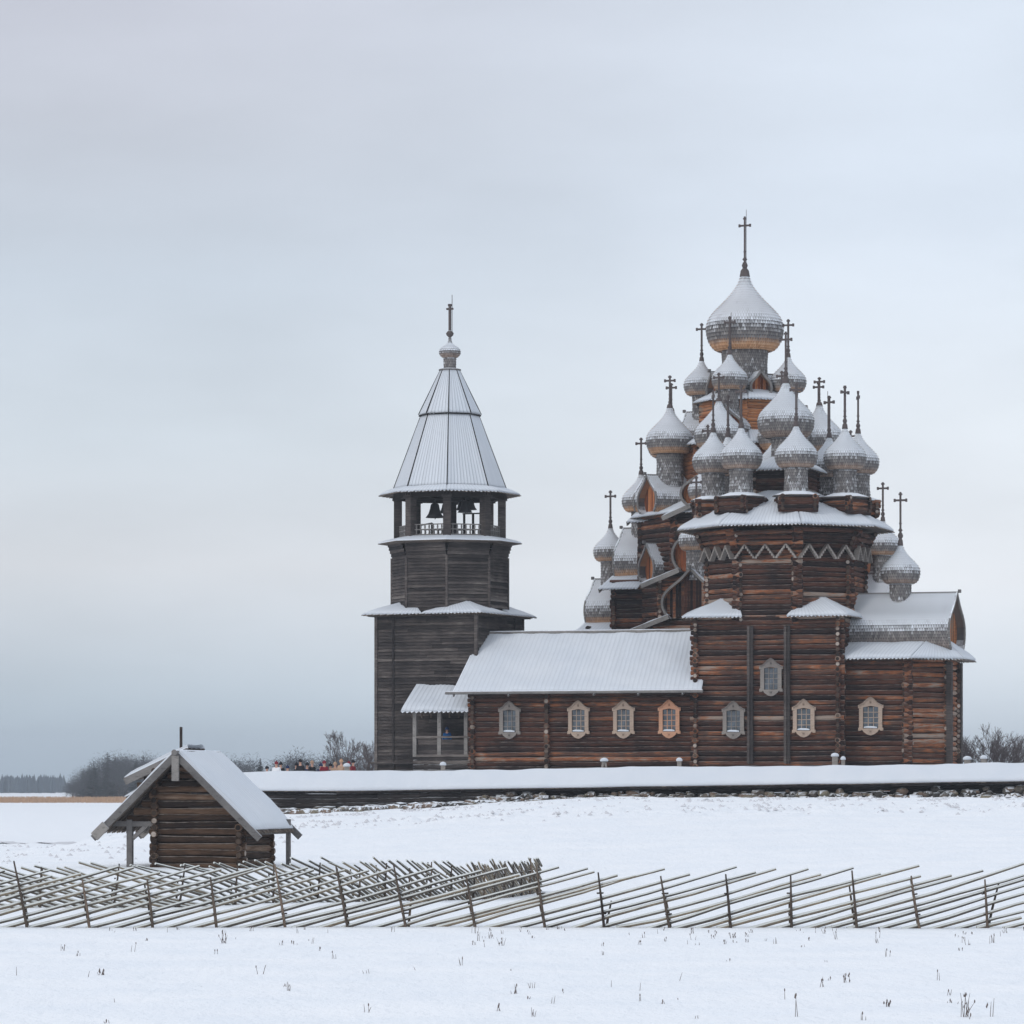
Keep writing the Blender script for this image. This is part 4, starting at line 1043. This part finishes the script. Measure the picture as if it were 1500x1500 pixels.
# far shore forest
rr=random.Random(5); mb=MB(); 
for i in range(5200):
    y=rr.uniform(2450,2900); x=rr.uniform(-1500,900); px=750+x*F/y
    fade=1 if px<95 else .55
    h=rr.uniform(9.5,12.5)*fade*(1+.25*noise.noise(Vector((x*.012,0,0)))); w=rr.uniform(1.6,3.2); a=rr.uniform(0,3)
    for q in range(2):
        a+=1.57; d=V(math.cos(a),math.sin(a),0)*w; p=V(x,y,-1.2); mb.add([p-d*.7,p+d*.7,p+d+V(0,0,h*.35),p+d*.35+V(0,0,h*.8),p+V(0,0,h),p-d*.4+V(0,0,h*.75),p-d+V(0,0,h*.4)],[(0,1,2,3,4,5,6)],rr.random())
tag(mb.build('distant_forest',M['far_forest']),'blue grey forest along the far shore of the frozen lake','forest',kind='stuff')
mb=MB()
for i in range(9000):
    y=rr.uniform(1000,1130); x=X_at(rr.uniform(-120,345),y)+rr.uniform(-3,3); h=rr.uniform(.7,1.5); a=rr.uniform(0,3); d=V(math.cos(a),math.sin(a),0)*.14; p=V(x,y,-1.05); t=V(rr.uniform(-.2,.2),0,h)
    mb.add([p-d,p+d,p+t+d*.3,p+t-d*.3],[(0,1,2,3)],rr.random())
tag(mb.build('reeds',M['reed']),'tan reed belt standing in the ice in front of the wooded point','reeds',kind='stuff')

# ================================================================== people behind the wall
def skin_mesh(name,verts,edges,radii,sub=2):
    me=bpy.data.meshes.new(name); me.from_pydata(verts,edges,[]); o=bpy.data.objects.new(name,me); COL.objects.link(o)
    m=o.modifiers.new('s','SKIN'); sv=me.skin_vertices[0].data
    for i,r in enumerate(radii): sv[i].radius=r if isinstance(r,tuple) else (r,r); sv[i].use_root=(i==0)
    m.use_smooth_shade=True
    s=o.modifiers.new('u','SUBSURF'); s.levels=sub; s.render_levels=sub
    dg=bpy.context.evaluated_depsgraph_get(); dg.update(); nm=bpy.data.meshes.new_from_object(o.evaluated_get(dg)); bpy.data.objects.remove(o); nm.name=name
    for p in nm.polygons: p.use_smooth=True
    return nm
bv=[(0,0,.95),(0,0,1.15),(0,-.01,1.38),(0,0,1.5),(0,-.02,1.58),(0,-.02,1.68),(0,-.015,1.74)]; br=[(.15,.11),(.14,.10),(.16,.11),.055,.075,(.085,.10),.06]; be=[(i,i+1) for i in range(6)]
for s in(-1,1):
    o=len(bv); bv+=[(s*.09,0,.86),(s*.10,-.02,.5),(s*.10,.02,.1),(s*.10,-.14,.04)]; br+=[.095,.065,.045,(.04,.03)]; be+=[(0,o),(o,o+1),(o+1,o+2),(o+2,o+3)]
    o=len(bv); bv+=[(s*.19,0,1.40),(s*.24,0,1.12),(s*.23,-.08,.88),(s*.23,-.10,.80)]; br+=[.06,.048,.032,(.036,.022)]; be+=[(2,o),(o,o+1),(o+1,o+2),(o+2,o+3)]
    w=o+3
    for k in range(5):
        f=len(bv); yy=-.10+(-.035 if k==4 else (k-1.5)*.019-.0); ln=(.075,.085,.08,.06,.04)[k]; bv+=[(s*.23,yy+(-.01 if k==4 else 0),.765),(s*.225,yy-.012,.765-ln*.7)]; br+=[.010,.008]; be+=[(w,f),(f,f+1)]
body_me=skin_mesh('person',bv,be,br)
jv=[(0,0,.86),(0,0,1.1),(0,-.01,1.36),(0,0,1.5)]; jr=[(.20,.15),(.18,.14),(.19,.14),.085]; je=[(0,1),(1,2),(2,3)]
for s in(-1,1):
    o=len(jv); jv+=[(s*.20,0,1.40),(s*.255,0,1.12),(s*.24,-.07,.90)]; jr+=[.085,.07,.055]; je+=[(2,o),(o,o+1),(o+1,o+2)]
coat_me=skin_mesh('coat',jv,je,jr)
M['skin']=plain('skin',lin(196,152,132),.6,.05); M['trousers']=plain('trousers',lin(40,42,50),.9)
def person(px,y,top,coat,hat,label,rz=0):
    o=bpy.data.objects.new('person',body_me.copy()); COL.objects.link(o); o.data.materials.clear(); o.data.materials.append(M['skin']); o.data.materials.append(M['trousers'])
    for p in o.data.polygons: p.material_index=1 if p.center.z<.93 and abs(p.center.x)<.19 else 0
    mats={'c':plain('coat_cloth',coat,.9),'h':plain('hat_wool',hat,.95)}
    c=bpy.data.objects.new('coat',coat_me.copy()); COL.objects.link(c); c.data.materials.clear(); c.data.materials.append(mats['c']); c.parent=o
    h=MB(); h.lathe([(.115,1.66),(.125,1.70),(.118,1.76),(.08,1.82),(.001,1.84)],14,c=(0,-.012,0)); h.lathe([(.03,1.83),(.035,1.86),(.001,1.89)],8,c=(0,-.012,0)); h.build('knit_hat',mats['h'],o)
    f=MB(); f.lathe([(.001,-.025),(.016,-.01),(.011,.02),(.001,.03)],6,c=(0,-.125,1.655)); f.build('nose',M['skin'],o)
    e=MB()
    for s in(-1,1): e.box((s*.033,-.108,1.685),(.012,.008,.006))
    e.box((0,-.108,1.61),(.022,.006,.005)); e.build('face_features',M['iron'],o)
    x=X_at(px,y); zt=Z_at(top,y); o.location=(x,y,zt-1.72); o.rotation_euler.z=rz; tag(o,label,'person','visitors behind the log wall'); return o
red=lin(120,34,46); blk=lin(34,34,40); tan_=lin(170,140,118); blu=lin(40,52,84); whi=lin(225,225,228)
for a in ((391,250,1125,blk,blk,'person in dark hat, leftmost of the visitors behind the wall',.3),(405,246,1118,whi,red,'person in white coat and red hat behind the wall, second visitor from the left',-.2),(411,247,1119,blk,blk,'person in black clothes right beside the white coat and red hat',.5),(421,251,1124,blk,blu,'person in dark blue hat between the red hat and the dark group',1),(434,247,1120,blk,blk,'person in black at the left of the dark group left of the middle visitors',2),(440,246,1115,blk,blk,'tallest person in black of the group behind the wall',-.4),(450,248,1120,blu,blk,'person in navy coat and black hat right of the tallest in black',.2),(457,247,1117,blk,tan_,'person in black with tan hat at the right of the dark group',.8),(470,247,1121,blu,blu,'person all in navy behind the wall, left of the red jacket',0),(475,246,1117,red,red,'person in red jacket and red hat behind the wall',.4),(484,248,1121,blu,blk,'person in navy coat right of the red jacket',.2),(491,247,1119,tan_,tan_,'person in tan coat and tan hat, left one of three in tan',.2),(500,246,1115,tan_,lin(190,150,120),'person in tan coat, tallest of three in tan',-.5),(511,247,1118,tan_,red,'person in tan coat with red hat, right one of three in tan',.3),(517,247,1116,red,blk,'person in dark red coat and black hat, rightmost visitor before the tower',1.2)):
    c=a[3]; person(*a)
# visitor on the porch
cN=Matrix.Rotation(BN['rz'],3,'Z'); pp=loc_on_wall(BN,655,(0,-2.7,0),(1,0,0)); w=Vector(BN['org'])+cN@pp
o=person(655,w.y,1000,lin(20,90,150),lin(30,60,100),'person in bright blue jacket standing in the shade of the porch',-.3); o.location=(w.x,w.y,GZ+PORCH['zf']); o['group']='visitors'

hz=MB(); hz.box((0,2690,32),(4900,2720,36)); ho=hz.build('haze',[]); tag(ho,kind='stuff')
t=NT('haze_air'); pv=t.n('ShaderNodeVolumePrincipled'); pv.inputs['Color'].default_value=(.86,.92,1,1); pv.inputs['Density'].default_value=.00020; pv.inputs['Anisotropy'].default_value=.2
ou=t.n('ShaderNodeOutputMaterial'); t.l(pv.outputs[0],ou.inputs['Volume']); ho.data.materials.append(t.mat)
# ================================================================== world, light, camera
w=bpy.data.worlds.new('World'); scene.world=w; w.use_nodes=True
t=NT('w',world=w); tc=t.n('ShaderNodeTexCoord'); sx=t.n('ShaderNodeSeparateXYZ'); t.l(tc.outputs['Generated'],sx.inputs[0])
sky=t.n('ShaderNodeTexSky',sky_type='NISHITA',sun_disc=False,sun_elevation=rad(26),sun_rotation=rad(228),dust_density=3)
x,z=sx.outputs[0],sx.outputs[2]
left=t.ramp(z,[(0,lin(176,196,212)),(.018,lin(196,212,224)),(.036,lin(211,220,229)),(.055,lin(222,226,232)),(.085,lin(212,221,230)),(.125,lin(203,213,225)),(.165,lin(198,203,214)),(.21,lin(194,196,208)),(.5,lin(214,221,232))])
right=t.ramp(z,[(0,lin(216,232,245)),(.02,lin(228,239,249)),(.05,lin(240,244,250)),(.09,lin(233,240,248)),(.14,lin(220,230,243)),(.2,lin(213,222,234)),(.5,lin(214,221,232))])
f=t.ramp(t.math('ADD',t.math('MULTIPLY',x,3.6),.5),[(0.1,0.0),(.95,1.0)],'EASE')
base=t.mix(f,left,right)
cl=t.noise(tc.outputs['Generated'],5.0,5,.5,(1,1,3.6)); cl2=t.noise(tc.outputs['Generated'],14,4,.55,(1,1,3.0))
v=t.math('ADD',t.math('MULTIPLY',t.math('SUBTRACT',cl,.5),.44),t.math('MULTIPLY',t.math('SUBTRACT',cl2,.5),.12))
v=t.math('ADD',v,1.0)
vm=t.n('ShaderNodeVectorMath',operation='SCALE'); t.l(base,vm.inputs[0]); t.l(v,vm.inputs['Scale'])
up=t.ramp(z,[(.2,1.0),(.55,1.0)]); 
lift=t.math('ADD',1.0,t.math('MULTIPLY',t.ramp(z,[(.2,0.0),(.7,1.0)]),.22))
vm2=t.n('ShaderNodeVectorMath',operation='SCALE'); t.l(vm.outputs[0],vm2.inputs[0]); t.l(lift,vm2.inputs['Scale'])
ns=t.n('ShaderNodeVectorMath',operation='SCALE'); t.l(sky.outputs[0],ns.inputs[0]); ns.inputs['Scale'].default_value=.07
mx=t.mix(.10,vm2.outputs[0],ns.outputs[0])
bg=t.n('ShaderNodeBackground'); t.l(mx,bg.inputs[0]); bg.inputs[1].default_value=1.0
ou=t.n('ShaderNodeOutputWorld'); t.l(bg.outputs[0],ou.inputs[0])
sun=bpy.data.lights.new('sun','SUN'); sun.energy=.7; sun.angle=rad(14); sun.color=(1,.98,.95)
so=bpy.data.objects.new('sun',sun); COL.objects.link(so)
el=rad(26); a=rad(-48); dirv=V(math.sin(a)*math.cos(el),-math.cos(a)*math.cos(el),math.sin(el)); so.rotation_euler=dirv.to_track_quat('Z','Y').to_euler(); so.location=(0,0,80)
cam=bpy.data.cameras.new('camera'); co=bpy.data.objects.new('camera',cam); COL.objects.link(co); scene.camera=co
co.location=(0,0,CZ); co.rotation_euler=(rad(90),0,0); cam.sensor_width=36; cam.lens=F/1500*36; cam.shift_y=(HZ-750)/1500; cam.clip_end=12000; cam.clip_start=.5
scene.view_settings.view_transform='Standard'; scene.view_settings.look='None'; scene.view_settings.gamma=1; scene.view_settings.exposure=.16
scene.render.engine='CYCLES'; scene.render.resolution_x=1024; scene.render.resolution_y=1024
scene.cycles.volume_bounces=0; scene.cycles.max_bounces=6
